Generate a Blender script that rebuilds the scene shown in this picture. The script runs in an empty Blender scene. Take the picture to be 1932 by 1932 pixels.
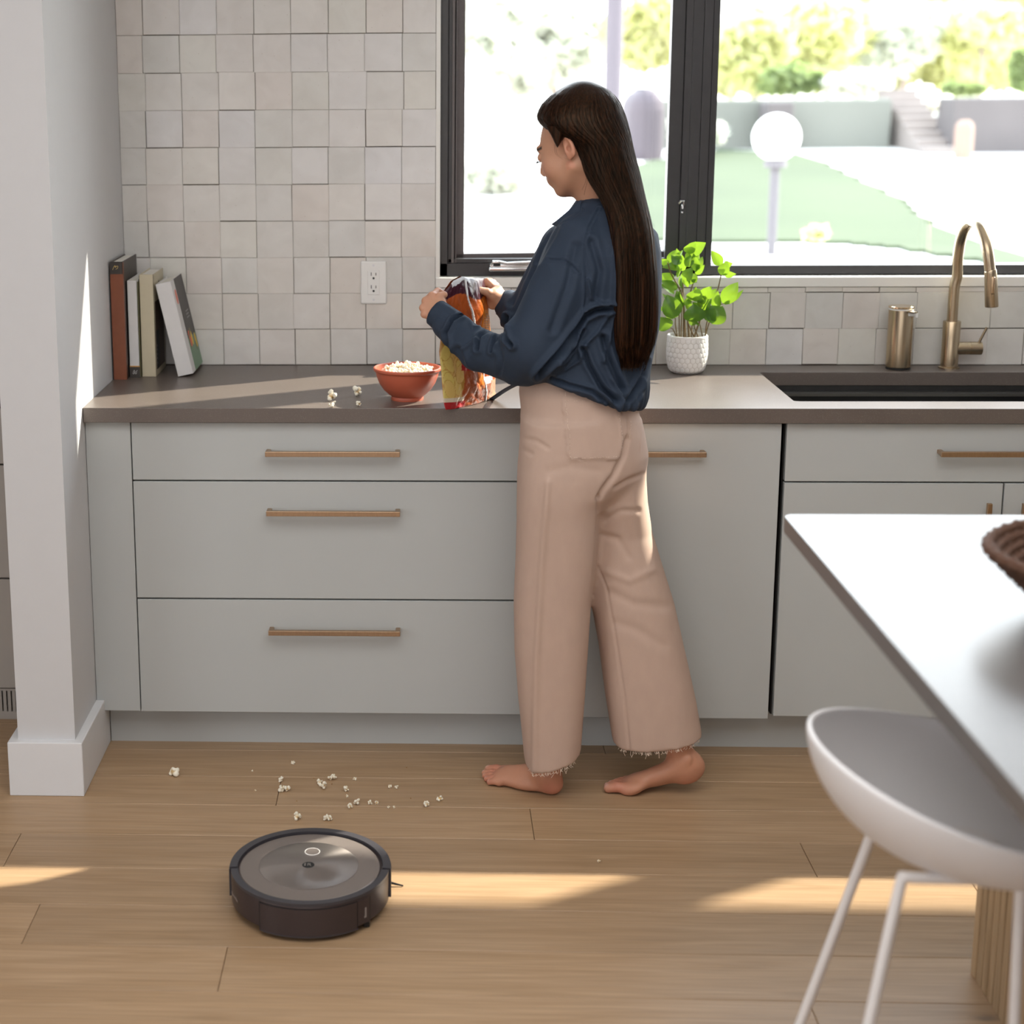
import bpy, bmesh, math, random
import numpy as np
from mathutils import Vector, Matrix, noise as mnoise
random.seed(7); np.random.seed(7)
scene = bpy.context.scene
COL = scene.collection
PI = math.pi

# ---------------------------------------------------------------- camera
IMG = 1932.0
CAM_F, CAM_PX, CAM_PY = 3005.0, 669.2, 794.9
CAM_C = np.array([0.7229, -3.8601, 1.6741])
_yaw, _pit, _rol = 0.0423, 0.2036, -0.0072
_fw = np.array([-math.sin(_yaw)*math.cos(_pit), math.cos(_yaw)*math.cos(_pit), -math.sin(_pit)])
_rt = np.array([math.cos(_yaw), math.sin(_yaw), 0.0]); _up = np.cross(_rt, _fw)
_c, _s = math.cos(_rol), math.sin(_rol)
CAM_M = np.array([_c*_rt+_s*_up, -_s*_rt+_c*_up, _fw])
cd = bpy.data.cameras.new('camera'); cam = bpy.data.objects.new('camera', cd); COL.objects.link(cam)
R3 = Matrix((CAM_M[0], CAM_M[1], -CAM_M[2])).transposed()
cam.matrix_world = Matrix.Translation(Vector(CAM_C)) @ R3.to_4x4()
cd.sensor_width = 36.0; cd.sensor_fit = 'HORIZONTAL'; cd.lens = CAM_F/IMG*36.0
cd.shift_x = (IMG/2-CAM_PX)/IMG; cd.shift_y = (CAM_PY-IMG/2)/IMG
cd.clip_start = 0.05; cd.clip_end = 300
cd.dof.use_dof = True; cd.dof.focus_distance = 3.85; cd.dof.aperture_fstop = 2.8
scene.camera = cam

def P(u, v, x=None, y=None, z=None):
    """point of the place seen at photograph pixel (u, v) on the plane x=, y= or z="""
    d = CAM_M.T @ np.array([(u-CAM_PX)/CAM_F, -(v-CAM_PY)/CAM_F, 1.0])
    if x is not None: t = (x-CAM_C[0])/d[0]
    elif y is not None: t = (y-CAM_C[1])/d[1]
    else: t = (z-CAM_C[2])/d[2]
    return CAM_C+d*t
def PR(V):
    """pixels of an (N,3) array of points"""
    d = (np.asarray(V)-CAM_C) @ CAM_M.T
    return np.stack([CAM_PX+CAM_F*d[:, 0]/d[:, 2], CAM_PY-CAM_F*d[:, 1]/d[:, 2]], 1)

# ---------------------------------------------------------------- render look, sky, sun, window light
scene.view_settings.view_transform = 'Standard'; scene.view_settings.look = 'None'
scene.view_settings.gamma = 1.0; scene.view_settings.use_curve_mapping = False
scene.view_settings.exposure = 0.0
w = bpy.data.worlds.new('sky'); scene.world = w; w.use_nodes = True
nt = w.node_tree; bg = nt.nodes['Background']
tc = nt.nodes.new('ShaderNodeTexCoord'); sp = nt.nodes.new('ShaderNodeSeparateXYZ'); cr = nt.nodes.new('ShaderNodeValToRGB')
nt.links.new(tc.outputs['Generated'], sp.inputs[0]); nt.links.new(sp.outputs['Z'], cr.inputs[0]); nt.links.new(cr.outputs[0], bg.inputs[0])
cr.color_ramp.elements[0].position = 0.0; cr.color_ramp.elements[0].color = (1.0, 0.985, 0.95, 1)
cr.color_ramp.elements[1].position = 0.6; cr.color_ramp.elements[1].color = (0.76, 0.87, 1.0, 1)
bg.inputs[1].default_value = 8.0
sl = bpy.data.lights.new('sun', 'SUN'); sun = bpy.data.objects.new('sun', sl); COL.objects.link(sun)
SUN_D = Vector((-1.80, -1.0, -1.47)).normalized()
sun.rotation_euler = SUN_D.to_track_quat('-Z', 'Y').to_euler(); sun.location = (8, 6, 8)
sl.energy = 16.0; sl.angle = math.radians(0.9); sl.color = (1.0, 0.93, 0.80)
def area(name, loc, aim, sx, sy, power, col):
    a = bpy.data.lights.new(name, 'AREA'); a.shape = 'RECTANGLE'; a.size = sx; a.size_y = sy; a.energy = power; a.color = col
    o = bpy.data.objects.new(name, a); COL.objects.link(o); o.location = loc
    o.rotation_euler = (Vector(aim)-Vector(loc)).to_track_quat('-Z', 'Y').to_euler(); return o
# glazed doors of the room behind the camera and its left side (daylight)
area('rear_glazing_light', (0.2, -6.85, 1.55), (0.2, 0, 1.3), 4.6, 2.3, 42.0, (0.98, 0.97, 1.0))
area('side_glazing_light', (-3.35, -3.2, 1.5), (1.0, -1.6, 1.0), 3.0, 2.2, 62.0, (0.93, 0.96, 1.0))

area('overhead_fill', (1.0, -2.3, 2.68), (1.0, -2.3, 0), 3.2, 2.2, 60.0, (1.0, 0.985, 0.97))  # soft overhead fill added to brighten the floor, no real fixture

# ---------------------------------------------------------------- materials
def nodemat(name):
    m = bpy.data.materials.new(name); m.use_nodes = True
    t = m.node_tree; return m, t, t.nodes['Principled BSDF']
def N(t, kind, **kw):
    n = t.nodes.new(kind)
    for k, v in kw.items(): setattr(n, k, v)
    return n
def mat(name, col, rough=0.5, metal=0.0, var=0.0, vscale=20.0, stretch=(1, 1, 1), bump=0.0, bscale=200.0, bdist=0.001,
        rnd=0.0, spec=0.5, sheen=0.0, emit=0.0, trans=0.0, coat=0.0, col2=None, sss=0.0, aniso=0.0):
    m, t, b = nodemat(name); L = t.links
    b.inputs['Base Color'].default_value = (*col, 1); b.inputs['Roughness'].default_value = rough
    b.inputs['Metallic'].default_value = metal; b.inputs['Specular IOR Level'].default_value = spec
    if sheen: b.inputs['Sheen Weight'].default_value = sheen; b.inputs['Sheen Roughness'].default_value = 0.6
    if coat: b.inputs['Coat Weight'].default_value = coat; b.inputs['Coat Roughness'].default_value = 0.08
    if sss:
        b.inputs['Subsurface Weight'].default_value = sss; b.inputs['Subsurface Radius'].default_value = (1.0, 0.35, 0.18)
        b.inputs['Subsurface Scale'].default_value = 0.006
    if emit: b.inputs['Emission Color'].default_value = (*col, 1); b.inputs['Emission Strength'].default_value = emit
    if aniso: b.inputs['Anisotropic'].default_value = aniso
    if var or bump or rnd or col2:
        g = N(t, 'ShaderNodeNewGeometry'); mp = N(t, 'ShaderNodeMapping'); mp.inputs['Scale'].default_value = stretch
        L.new(g.outputs['Position'], mp.inputs[0])
        oi = N(t, 'ShaderNodeObjectInfo')
        if rnd:
            off = N(t, 'ShaderNodeVectorMath', operation='SCALE'); cmb = N(t, 'ShaderNodeCombineXYZ')
            for k in range(3): L.new(oi.outputs['Random'], cmb.inputs[k])
            L.new(cmb.outputs[0], off.inputs[0]); off.inputs['Scale'].default_value = 37.0
            ad = N(t, 'ShaderNodeVectorMath', operation='ADD'); L.new(mp.outputs[0], ad.inputs[0]); L.new(off.outputs[0], ad.inputs[1]); vec = ad.outputs[0]
        else: vec = mp.outputs[0]
        n = N(t, 'ShaderNodeTexNoise'); n.inputs['Scale'].default_value = vscale; n.inputs['Detail'].default_value = 5
        L.new(vec, n.inputs['Vector'])
        mx = N(t, 'ShaderNodeMix', data_type='RGBA')
        A = tuple(max(0, c*(1-var)) for c in col); B = col2 if col2 else tuple(min(1, c*(1+var)) for c in col)
        mx.inputs[6].default_value = (*A, 1); mx.inputs[7].default_value = (*B, 1)
        L.new(n.outputs['Fac'], mx.inputs[0]); out = mx.outputs[2]
        if rnd:
            hs = N(t, 'ShaderNodeHueSaturation'); mr = N(t, 'ShaderNodeMapRange')
            mr.inputs['To Min'].default_value = 1-rnd; mr.inputs['To Max'].default_value = 1+rnd
            L.new(oi.outputs['Random'], mr.inputs[0]); L.new(mr.outputs[0], hs.inputs['Value']); L.new(out, hs.inputs['Color']); out = hs.outputs[0]
        L.new(out, b.inputs['Base Color'])
        if bump:
            n2 = N(t, 'ShaderNodeTexNoise'); n2.inputs['Scale'].default_value = bscale; n2.inputs['Detail'].default_value = 4
            L.new(vec, n2.inputs['Vector'])
            bp = N(t, 'ShaderNodeBump'); bp.inputs['Strength'].default_value = bump; bp.inputs['Distance'].default_value = bdist
            L.new(n2.outputs['Fac'], bp.inputs['Height']); L.new(bp.outputs[0], b.inputs['Normal'])
    return m

M = {}
M['wall'] = mat('painted_wall', (0.61, 0.61, 0.62), 0.7, var=0.02, bump=0.15, bscale=90)
M['ceiling'] = mat('ceiling_paint', (0.8, 0.8, 0.79), 0.8, var=0.01)
M['trim'] = mat('trim_paint', (0.72, 0.725, 0.74), 0.45, var=0.02, bump=0.1, bscale=60)
M['sill'] = mat('sill_paint', (0.84, 0.83, 0.79), 0.4, var=0.02)
M['cab'] = mat('cabinet_paint', (0.475, 0.495, 0.49), 0.5, var=0.03, vscale=6, bump=0.05, bscale=120)
M['cab_rear'] = mat('rear_cabinet_paint', (0.34, 0.31, 0.28), 0.5, var=0.03, vscale=6)
M['gap'] = mat('dark_recess', (0.02, 0.018, 0.016), 0.9, var=0.1)
M['brass'] = mat('brushed_brass', (0.62, 0.44, 0.28), 0.32, 1.0, var=0.12, vscale=60, stretch=(1, 1, 8), bump=0.06, bscale=500)
M['handle'] = mat('handle_bronze', (0.46, 0.32, 0.21), 0.36, 1.0, var=0.14, vscale=70, stretch=(4, 1, 1))
M['black_metal'] = mat('window_frame_metal', (0.045, 0.043, 0.045), 0.42, var=0.15, vscale=40, bump=0.2, bscale=900)
M['brown_metal'] = mat('window_reveal_metal', (0.12, 0.105, 0.105), 0.45, var=0.2, vscale=300, bump=0.3, bscale=900)
M['chrome'] = mat('chrome', (0.8, 0.8, 0.8), 0.18, 1.0, var=0.05)
M['steel_dark'] = mat('dark_sink_steel', (0.05, 0.05, 0.05), 0.35, 0.5, var=0.2, vscale=30)
M['steel_ledge'] = mat('sink_ledge_steel', (0.22, 0.21, 0.19), 0.3, 0.8, var=0.1)
M['white_plastic'] = mat('white_plastic', (0.82, 0.82, 0.80), 0.3, var=0.01)
M['slot'] = mat('slot_black', (0.01, 0.01, 0.01), 0.6, var=0.1)
M['grout'] = mat('brown_grout', (0.20, 0.145, 0.11), 0.9, var=0.35, vscale=60)

# counter: dark greige quartz with fine speckle
def counter_mat(name, base, rough):
    m, t, b = nodemat(name); L = t.links
    g = N(t, 'ShaderNodeNewGeometry'); v = N(t, 'ShaderNodeTexVoronoi'); v.inputs['Scale'].default_value = 850
    L.new(g.outputs['Position'], v.inputs['Vector'])
    n = N(t, 'ShaderNodeTexNoise'); n.inputs['Scale'].default_value = 9; n.inputs['Detail'].default_value = 6; L.new(g.outputs['Position'], n.inputs['Vector'])
    cr = N(t, 'ShaderNodeValToRGB'); cr.color_ramp.elements[0].position = 0.0; cr.color_ramp.elements[0].color = (base[0]*0.85, base[1]*0.85, base[2]*0.85, 1)
    cr.color_ramp.elements[1].position = 1.0; cr.color_ramp.elements[1].color = (base[0]*1.15, base[1]*1.15, base[2]*1.15, 1)
    L.new(n.outputs['Fac'], cr.inputs[0])
    sx = N(t, 'ShaderNodeSeparateColor'); L.new(v.outputs['Color'], sx.inputs[0])
    gt = N(t, 'ShaderNodeMath', operation='GREATER_THAN'); L.new(sx.outputs[0], gt.inputs[0]); gt.inputs[1].default_value = 0.93
    ml = N(t, 'ShaderNodeMath', operation='MULTIPLY'); L.new(gt.outputs[0], ml.inputs[0]); ml.inputs[1].default_value = 0.13
    mx = N(t, 'ShaderNodeMix', data_type='RGBA'); L.new(ml.outputs[0], mx.inputs[0]); L.new(cr.outputs[0], mx.inputs[6]); mx.inputs[7].default_value = (0.5, 0.47, 0.43, 1)
    L.new(mx.outputs[2], b.inputs['Base Color']); b.inputs['Roughness'].default_value = rough; b.inputs['Specular IOR Level'].default_value = 0.7
    bp = N(t, 'ShaderNodeBump'); bp.inputs['Strength'].default_value = 0.08; bp.inputs['Distance'].default_value = 0.0004
    n3 = N(t, 'ShaderNodeTexNoise'); n3.inputs['Scale'].default_value = 160; L.new(g.outputs['Position'], n3.inputs['Vector'])
    L.new(n3.outputs['Fac'], bp.inputs['Height']); L.new(bp.outputs[0], b.inputs['Normal'])
    return m
M['counter'] = counter_mat('quartz_counter', (0.125, 0.100, 0.086), 0.38)
M['island'] = counter_mat('quartz_island', (0.125, 0.115, 0.112), 0.30)

# glazed hand-made tile
def tile_mat():
    m, t, b = nodemat('glazed_tile'); L = t.links
    g = N(t, 'ShaderNodeNewGeometry'); oi = N(t, 'ShaderNodeObjectInfo')
    cmb = N(t, 'ShaderNodeCombineXYZ')
    for k in range(3): L.new(oi.outputs['Random'], cmb.inputs[k])
    sc = N(t, 'ShaderNodeVectorMath', operation='SCALE'); L.new(cmb.outputs[0], sc.inputs[0]); sc.inputs['Scale'].default_value = 51.0
    ad = N(t, 'ShaderNodeVectorMath', operation='ADD'); L.new(g.outputs['Position'], ad.inputs[0]); L.new(sc.outputs[0], ad.inputs[1])
    n = N(t, 'ShaderNodeTexNoise'); n.inputs['Scale'].default_value = 14; n.inputs['Detail'].default_value = 6; n.inputs['Distortion'].default_value = 0.6
    L.new(ad.outputs[0], n.inputs['Vector'])
    cr = N(t, 'ShaderNodeValToRGB'); e = cr.color_ramp.elements
    e[0].position = 0.3; e[0].color = (0.66, 0.65, 0.63, 1); e[1].position = 0.7; e[1].color = (0.73, 0.725, 0.71, 1)
    L.new(n.outputs['Fac'], cr.inputs[0])
    # tile-to-tile tint
    cr2 = N(t, 'ShaderNodeValToRGB'); cr2.color_ramp.interpolation = 'LINEAR'; e = cr2.color_ramp.elements
    e[0].position = 0.0; e[0].color = (0.98, 0.96, 0.95, 1); e[1].position = 1.0; e[1].color = (1.0, 1.0, 1.03, 1)
    for p, c in ((0.12, (1.01, 0.955, 0.92)), (0.3, (1.0, 0.99, 0.94)), (0.55, (0.94, 0.94, 0.93)), (0.8, (1.04, 1.01, 0.98))):
        q = cr2.color_ramp.elements.new(p); q.color = (*c, 1)
    L.new(oi.outputs['Random'], cr2.inputs[0])
    mx = N(t, 'ShaderNodeMix', data_type='RGBA', blend_type='MULTIPLY'); mx.inputs[0].default_value = 1.0
    L.new(cr.outputs[0], mx.inputs[6]); L.new(cr2.outputs[0], mx.inputs[7])
    v = N(t, 'ShaderNodeTexVoronoi'); v.inputs['Scale'].default_value = 55; L.new(ad.outputs[0], v.inputs['Vector'])
    lt = N(t, 'ShaderNodeMath', operation='LESS_THAN'); L.new(v.outputs['Distance'], lt.inputs[0]); lt.inputs[1].default_value = 0.035
    mx2 = N(t, 'ShaderNodeMix', data_type='RGBA'); L.new(lt.outputs[0], mx2.inputs[0]); L.new(mx.outputs[2], mx2.inputs[6]); mx2.inputs[7].default_value = (0.3, 0.2, 0.14, 1)
    L.new(mx2.outputs[2], b.inputs['Base Color']); b.inputs['Roughness'].default_value = 0.16
    n2 = N(t, 'ShaderNodeTexNoise'); n2.inputs['Scale'].default_value = 24; n2.inputs['Detail'].default_value = 3; L.new(ad.outputs[0], n2.inputs['Vector'])
    bp = N(t, 'ShaderNodeBump'); bp.inputs['Strength'].default_value = 0.4; bp.inputs['Distance'].default_value = 0.0022
    L.new(n2.outputs['Fac'], bp.inputs['Height']); L.new(bp.outputs[0], b.inputs['Normal'])
    return m
M['tile'] = tile_mat()

# oak plank, grain along X
def oak_mat(name, c1, c2, axis='X', rough=0.42, dark=(0.16, 0.12, 0.09), rnd=0.07, knots=True):
    m, t, b = nodemat(name); L = t.links
    g = N(t, 'ShaderNodeNewGeometry'); oi = N(t, 'ShaderNodeObjectInfo')
    cmb = N(t, 'ShaderNodeCombineXYZ')
    for k in range(3): L.new(oi.outputs['Random'], cmb.inputs[k])
    sc = N(t, 'ShaderNodeVectorMath', operation='SCALE'); L.new(cmb.outputs[0], sc.inputs[0]); sc.inputs['Scale'].default_value = 23.0
    ad = N(t, 'ShaderNodeVectorMath', operation='ADD'); L.new(g.outputs['Position'], ad.inputs[0]); L.new(sc.outputs[0], ad.inputs[1])
    mp = N(t, 'ShaderNodeMapping'); mp.inputs['Scale'].default_value = (1.0, 14, 14) if axis == 'X' else (14, 14, 1.0); L.new(ad.outputs[0], mp.inputs[0])
    n = N(t, 'ShaderNodeTexNoise'); n.inputs['Scale'].default_value = 2.4; n.inputs['Detail'].default_value = 7; n.inputs['Distortion'].default_value = 1.2
    L.new(mp.outputs[0], n.inputs['Vector'])
    cr = N(t, 'ShaderNodeValToRGB'); e = cr.color_ramp.elements
    e[0].position = 0.3; e[0].color = (*c1, 1); e[1].position = 0.7; e[1].color = (*c2, 1)
    L.new(n.outputs['Fac'], cr.inputs[0])
    mp2 = N(t, 'ShaderNodeMapping'); mp2.inputs['Scale'].default_value = (2.5, 110, 110) if axis == 'X' else (110, 110, 2.5); L.new(ad.outputs[0], mp2.inputs[0])
    n2 = N(t, 'ShaderNodeTexNoise'); n2.inputs['Scale'].default_value = 2.0; n2.inputs['Detail'].default_value = 3; L.new(mp2.outputs[0], n2.inputs['Vector'])
    mr = N(t, 'ShaderNodeMapRange'); mr.inputs['From Min'].default_value = 0.3; mr.inputs['From Max'].default_value = 0.7
    mr.inputs['To Min'].default_value = 0.86; mr.inputs['To Max'].default_value = 1.08; L.new(n2.outputs['Fac'], mr.inputs[0])
    hs = N(t, 'ShaderNodeHueSaturation'); L.new(cr.outputs[0], hs.inputs['Color'])
    mr2 = N(t, 'ShaderNodeMapRange'); mr2.inputs['To Min'].default_value = 1-rnd; mr2.inputs['To Max'].default_value = 1+rnd; L.new(oi.outputs['Random'], mr2.inputs[0])
    mu = N(t, 'ShaderNodeMath', operation='MULTIPLY'); L.new(mr.outputs[0], mu.inputs[0]); L.new(mr2.outputs[0], mu.inputs[1])
    L.new(mu.outputs[0], hs.inputs['Value']); out = hs.outputs[0]
    if knots:
        mp3 = N(t, 'ShaderNodeMapping'); mp3.inputs['Scale'].default_value = (1.0, 3.2, 3.2); L.new(ad.outputs[0], mp3.inputs[0])
        v = N(t, 'ShaderNodeTexVoronoi'); v.inputs['Scale'].default_value = 1.15; L.new(mp3.outputs[0], v.inputs['Vector'])
        n4 = N(t, 'ShaderNodeTexNoise'); n4.inputs['Scale'].default_value = 30; L.new(mp3.outputs[0], n4.inputs['Vector'])
        a1 = N(t, 'ShaderNodeMath', operation='MULTIPLY_ADD'); L.new(n4.outputs['Fac'], a1.inputs[0]); a1.inputs[1].default_value = 0.06; L.new(v.outputs['Distance'], a1.inputs[2])
        mr3 = N(t, 'ShaderNodeMapRange'); mr3.inputs['From Min'].default_value = 0.045; mr3.inputs['From Max'].default_value = 0.075
        mr3.inputs['To Min'].default_value = 0.75; mr3.inputs['To Max'].default_value = 0.0; L.new(a1.outputs[0], mr3.inputs[0])
        mx = N(t, 'ShaderNodeMix', data_type='RGBA'); L.new(mr3.outputs[0], mx.inputs[0]); L.new(out, mx.inputs[6]); mx.inputs[7].default_value = (*dark, 1); out = mx.outputs[2]
    L.new(out, b.inputs['Base Color']); b.inputs['Roughness'].default_value = rough
    bp = N(t, 'ShaderNodeBump'); bp.inputs['Strength'].default_value = 0.12; bp.inputs['Distance'].default_value = 0.0006
    L.new(n2.outputs['Fac'], bp.inputs['Height']); L.new(bp.outputs[0], b.inputs['Normal'])
    return m
M['floor'] = oak_mat('oak_floor', (0.36, 0.23, 0.125), (0.44, 0.295, 0.175), 'X', 0.38)
M['floor_bed'] = mat('floor_joint', (0.10, 0.055, 0.03), 0.8, var=0.2)
M['slat'] = oak_mat('oak_slat', (0.36, 0.24, 0.13), (0.50, 0.36, 0.22), 'Z', 0.5, rnd=0.12, knots=False)

def glass_mat():
    m = bpy.data.materials.new('window_glass'); m.use_nodes = True; t = m.node_tree
    for n in list(t.nodes): t.nodes.remove(n)
    o = N(t, 'ShaderNodeOutputMaterial'); tr = N(t, 'ShaderNodeBsdfTransparent'); gl = N(t, 'ShaderNodeBsdfGlossy'); gl.inputs['Roughness'].default_value = 0.02
    lw = N(t, 'ShaderNodeLayerWeight'); lw.inputs['Blend'].default_value = 0.5; pw = N(t, 'ShaderNodeMath', operation='POWER'); pw.inputs[1].default_value = 5.0
    t.links.new(lw.outputs['Facing'], pw.inputs[0]); fr = N(t, 'ShaderNodeMath', operation='MULTIPLY_ADD'); t.links.new(pw.outputs[0], fr.inputs[0]); fr.inputs[1].default_value = 0.7; fr.inputs[2].default_value = 0.03
    mx = N(t, 'ShaderNodeMixShader')
    tr.inputs[0].default_value = (0.97, 0.98, 0.975, 1)
    t.links.new(fr.outputs[0], mx.inputs[0]); t.links.new(tr.outputs[0], mx.inputs[1]); t.links.new(gl.outputs[0], mx.inputs[2]); t.links.new(mx.outputs[0], o.inputs[0])
    return m
M['glass'] = glass_mat()

# ---------------------------------------------------------------- mesh helpers
def link(name, me, m=None, parent=None, kind=None, smooth=False):
    o = bpy.data.objects.new(name, me); COL.objects.link(o)
    if m is not None and not me.materials: me.materials.append(m)
    if parent is not None: o.parent = parent
    if kind: o['kind'] = kind
    if smooth: me.polygons.foreach_set('use_smooth', [True]*len(me.polygons))
    return o
def meshobj(name, V, F, m, parent=None, kind=None, smooth=False):
    me = bpy.data.meshes.new(name); me.from_pydata([tuple(map(float, v)) for v in V], [], [tuple(f) for f in F]); me.update()
    return link(name, me, m, parent, kind, smooth)
def thing(name, label, cat, loc=(0, 0, 0), group=None):
    o = bpy.data.objects.new(name, None); COL.objects.link(o); o.location = loc; o.empty_display_size = 0.05
    o['label'] = label; o['category'] = cat
    if group: o['group'] = group
    bpy.context.view_layer.update() if False else None
    return o
def tag(o, label, cat, group=None):
    o['label'] = label; o['category'] = cat
    if group: o['group'] = group
    return o
class MB:
    """collects simple solids given in world space and links them as one mesh; a parent's location is subtracted"""
    def __init__(s): s.bm = bmesh.new()
    def box(s, lo, hi, bev=0.0, seg=1, rot=None, about=None):
        lo = Vector(lo); hi = Vector(hi); c = (lo+hi)/2; d = hi-lo
        g = bmesh.ops.create_cube(s.bm, size=1.0); vs = g['verts']
        for v in vs: v.co = Vector((v.co.x*d.x, v.co.y*d.y, v.co.z*d.z))+c
        if bev:
            es = list({e for v in vs for e in v.link_edges})
            r = bmesh.ops.bevel(s.bm, geom=es, offset=bev, segments=seg, profile=0.5, affect='EDGES')
            vs = list({v for f in r['faces'] for v in f.verts} | {v for v in vs if v.is_valid})
        if rot is not None:
            a = Vector(about) if about is not None else c
            for v in vs: v.co = rot @ (v.co-a)+a
        return s
    def poly(s, V, F):
        vs = [s.bm.verts.new(tuple(map(float, v))) for v in V]
        for f in F:
            try: s.bm.faces.new([vs[i] for i in f])
            except ValueError: pass
        return s
    def prism(s, pts, axis, a, b):
        """polygon pts (2-D) extruded along axis from a to b"""
        n = len(pts)
        def mk(p, t):
            return {'x': (t, p[0], p[1]), 'y': (p[0], t, p[1]), 'z': (p[0], p[1], t)}[axis]
        V = [mk(p, a) for p in pts]+[mk(p, b) for p in pts]
        F = [tuple(range(n))[::-1], tuple(range(n, 2*n))]+[(i, (i+1) % n, n+(i+1) % n, n+i) for i in range(n)]
        return s.poly(V, F)
    def lathe(s, prof, c=(0, 0, 0), seg=48, cap=True, rot=None):
        c = Vector(c); V = []; F = []; n = len(prof)
        for (r, z) in prof:
            for k in range(seg):
                a = 2*PI*k/seg; q = Vector((r*math.cos(a), r*math.sin(a), z))
                if rot is not None: q = rot @ q
                V.append(c+q)
        for i in range(n-1):
            for k in range(seg):
                k2 = (k+1) % seg; F.append((i*seg+k, i*seg+k2, (i+1)*seg+k2, (i+1)*seg+k))
        if cap: F.append(tuple(range(seg))[::-1]); F.append(tuple(range((n-1)*seg, n*seg)))
        return s.poly(V, F)
    def tube(s, path, r, seg=10, cap=True, flat=1.0):
        pts = [Vector(map(float, p)) for p in path]; n = len(pts)
        rs = r if hasattr(r, '__len__') else [r]*n
        V = []; F = []; up = None
        for i, p in enumerate(pts):
            t = (pts[min(i+1, n-1)]-pts[max(i-1, 0)]).normalized()
            if up is None: up = Vector((0, 0, 1)) if abs(t.z) < 0.9 else Vector((1, 0, 0))
            a = t.cross(up)
            if a.length < 1e-6: a = t.cross(Vector((0, 1, 0)))
            a.normalize(); b = a.cross(t).normalized(); up = b
            for k in range(seg):
                q = 2*PI*k/seg; V.append(p+a*(math.cos(q)*rs[i])+b*(math.sin(q)*rs[i]*flat))
        for i in range(n-1):
            for k in range(seg):
                k2 = (k+1) % seg; F.append((i*seg+k, i*seg+k2, (i+1)*seg+k2, (i+1)*seg+k))
        if cap: F.append(tuple(range(seg))[::-1]); F.append(tuple(range((n-1)*seg, n*seg)))
        return s.poly(V, F)
    def build(s, name, m, parent=None, kind=None, smooth=False):
        bmesh.ops.recalc_face_normals(s.bm, faces=s.bm.faces)
        if parent is not None:
            off = Vector((0, 0, 0)); q = parent
            while q is not None: off += q.location; q = q.parent
            bmesh.ops.translate(s.bm, verts=s.bm.verts, vec=-off)
        me = bpy.data.meshes.new(name); s.bm.to_mesh(me); s.bm.free()
        o = link(name, me, m, parent, kind)
        if smooth:
            me.polygons.foreach_set('use_smooth', [True]*len(me.polygons))
            me.set_sharp_from_angle(angle=math.radians(38))
        return o
def copy_tree(o, parent=None, loc=None, rotz=None, scale=None):
    c = o.copy(); COL.objects.link(c); c.parent = parent
    if loc is not None: c.location = loc
    if rotz is not None: c.rotation_euler = (0, 0, rotz)
    if scale is not None: c.scale = (scale,)*3
    for ch in list(o.children): copy_tree(ch, c)
    return c
def bez(pts, n=8):
    """Catmull-Rom through points"""
    p = [np.array(q, float) for q in pts]; p = [2*p[0]-p[1]]+p+[2*p[-1]-p[-2]]; out = []
    for i in range(1, len(p)-2):
        for k in range(n):
            t = k/n
            out.append(0.5*((2*p[i])+(-p[i-1]+p[i+1])*t+(2*p[i-1]-5*p[i]+4*p[i+1]-p[i+2])*t*t+(-p[i-1]+3*p[i]-3*p[i+1]+p[i+2])*t**3))
    out.append(p[-2]); return out
def text_mesh(txt, size, depth=0.0003):
    cu = bpy.data.curves.new('t', 'FONT'); cu.body = txt; cu.size = size; cu.extrude = depth; cu.align_x = 'CENTER'; cu.align_y = 'CENTER'
    ob = bpy.data.objects.new('t', cu); me = bpy.data.meshes.new_from_object(ob)
    bpy.data.objects.remove(ob); bpy.data.curves.remove(cu); return me
def text_obj(name, txt, size, m, parent, mtx, depth=0.0003):
    me = text_mesh(txt, size, depth); me.name = name; me.materials.clear()
    o = link(name, me, m, parent); o.matrix_local = mtx; return o

# ================================================================= SETTING
YW = 0.61            # face of the tiled wall
ZC = 0.914           # worktop height
XL = -0.115          # right face of the left wall stub
WX0, WX1, WZ0, WZ1 = 0.776, 4.7, 1.163, 2.26    # window opening

# floor: oak planks, each an object
fl = MB(); fl.box((-3.6, -7.2, -0.03), (5.6, 0.9, -0.006)); floor = fl.build('floor', M['floor_bed'], kind='structure')
PW = 0.162
ends = {0: [], 1: [0.984-1.9, 1.9], 2: [0.377, 2.4], 3: [0.984, -1.1], 4: [1.584, -0.3], 5: [1.908, 0.0-1.2], 6: [-0.079, 2.3], 7: [0.338, 2.6], 8: [1.451, -0.5], 9: [0.6, 2.4], 10: [-0.3, 1.7]}
rp = random.Random(3)
def plank_row(i, k):
    y1 = 0.010-PW*k; y0 = y1-PW
    xs = sorted([e for e in ends.get(i, [])]) if i in ends else sorted([rp.uniform(-2, 0.5), rp.uniform(1.0, 3.5)])
    xs = [-3.6]+[x for x in xs if x > -3.5]+[5.6]
    for a, b in zip(xs[:-1], xs[1:]):
        g = 0.0006
        MB().box((a+g, y0+g, -0.014), (b-g, y1-g, 0.0), 0.0009).build('plank', M['floor'], floor)
order = {0: 1, 1: 2, 2: 3, 3: 4, 4: 5, 5: 6, 6: 7}
# rows counted from the cabinets towards the camera; the joints seen in the photograph are placed
rowends = {-1: [1.2], 0: [-0.9, 2.6], 1: [0.377, 2.7], 2: [0.984, -1.4], 3: [1.584, -0.2], 4: [1.908, -1.0], 5: [-0.079, 2.5], 6: [0.338, 2.9], 7: [1.451, -0.6], 8: [0.5, 2.3], 9: [-0.4, 1.7]}
ends = rowends
for k in range(-5, 45): plank_row(k, k)

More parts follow.
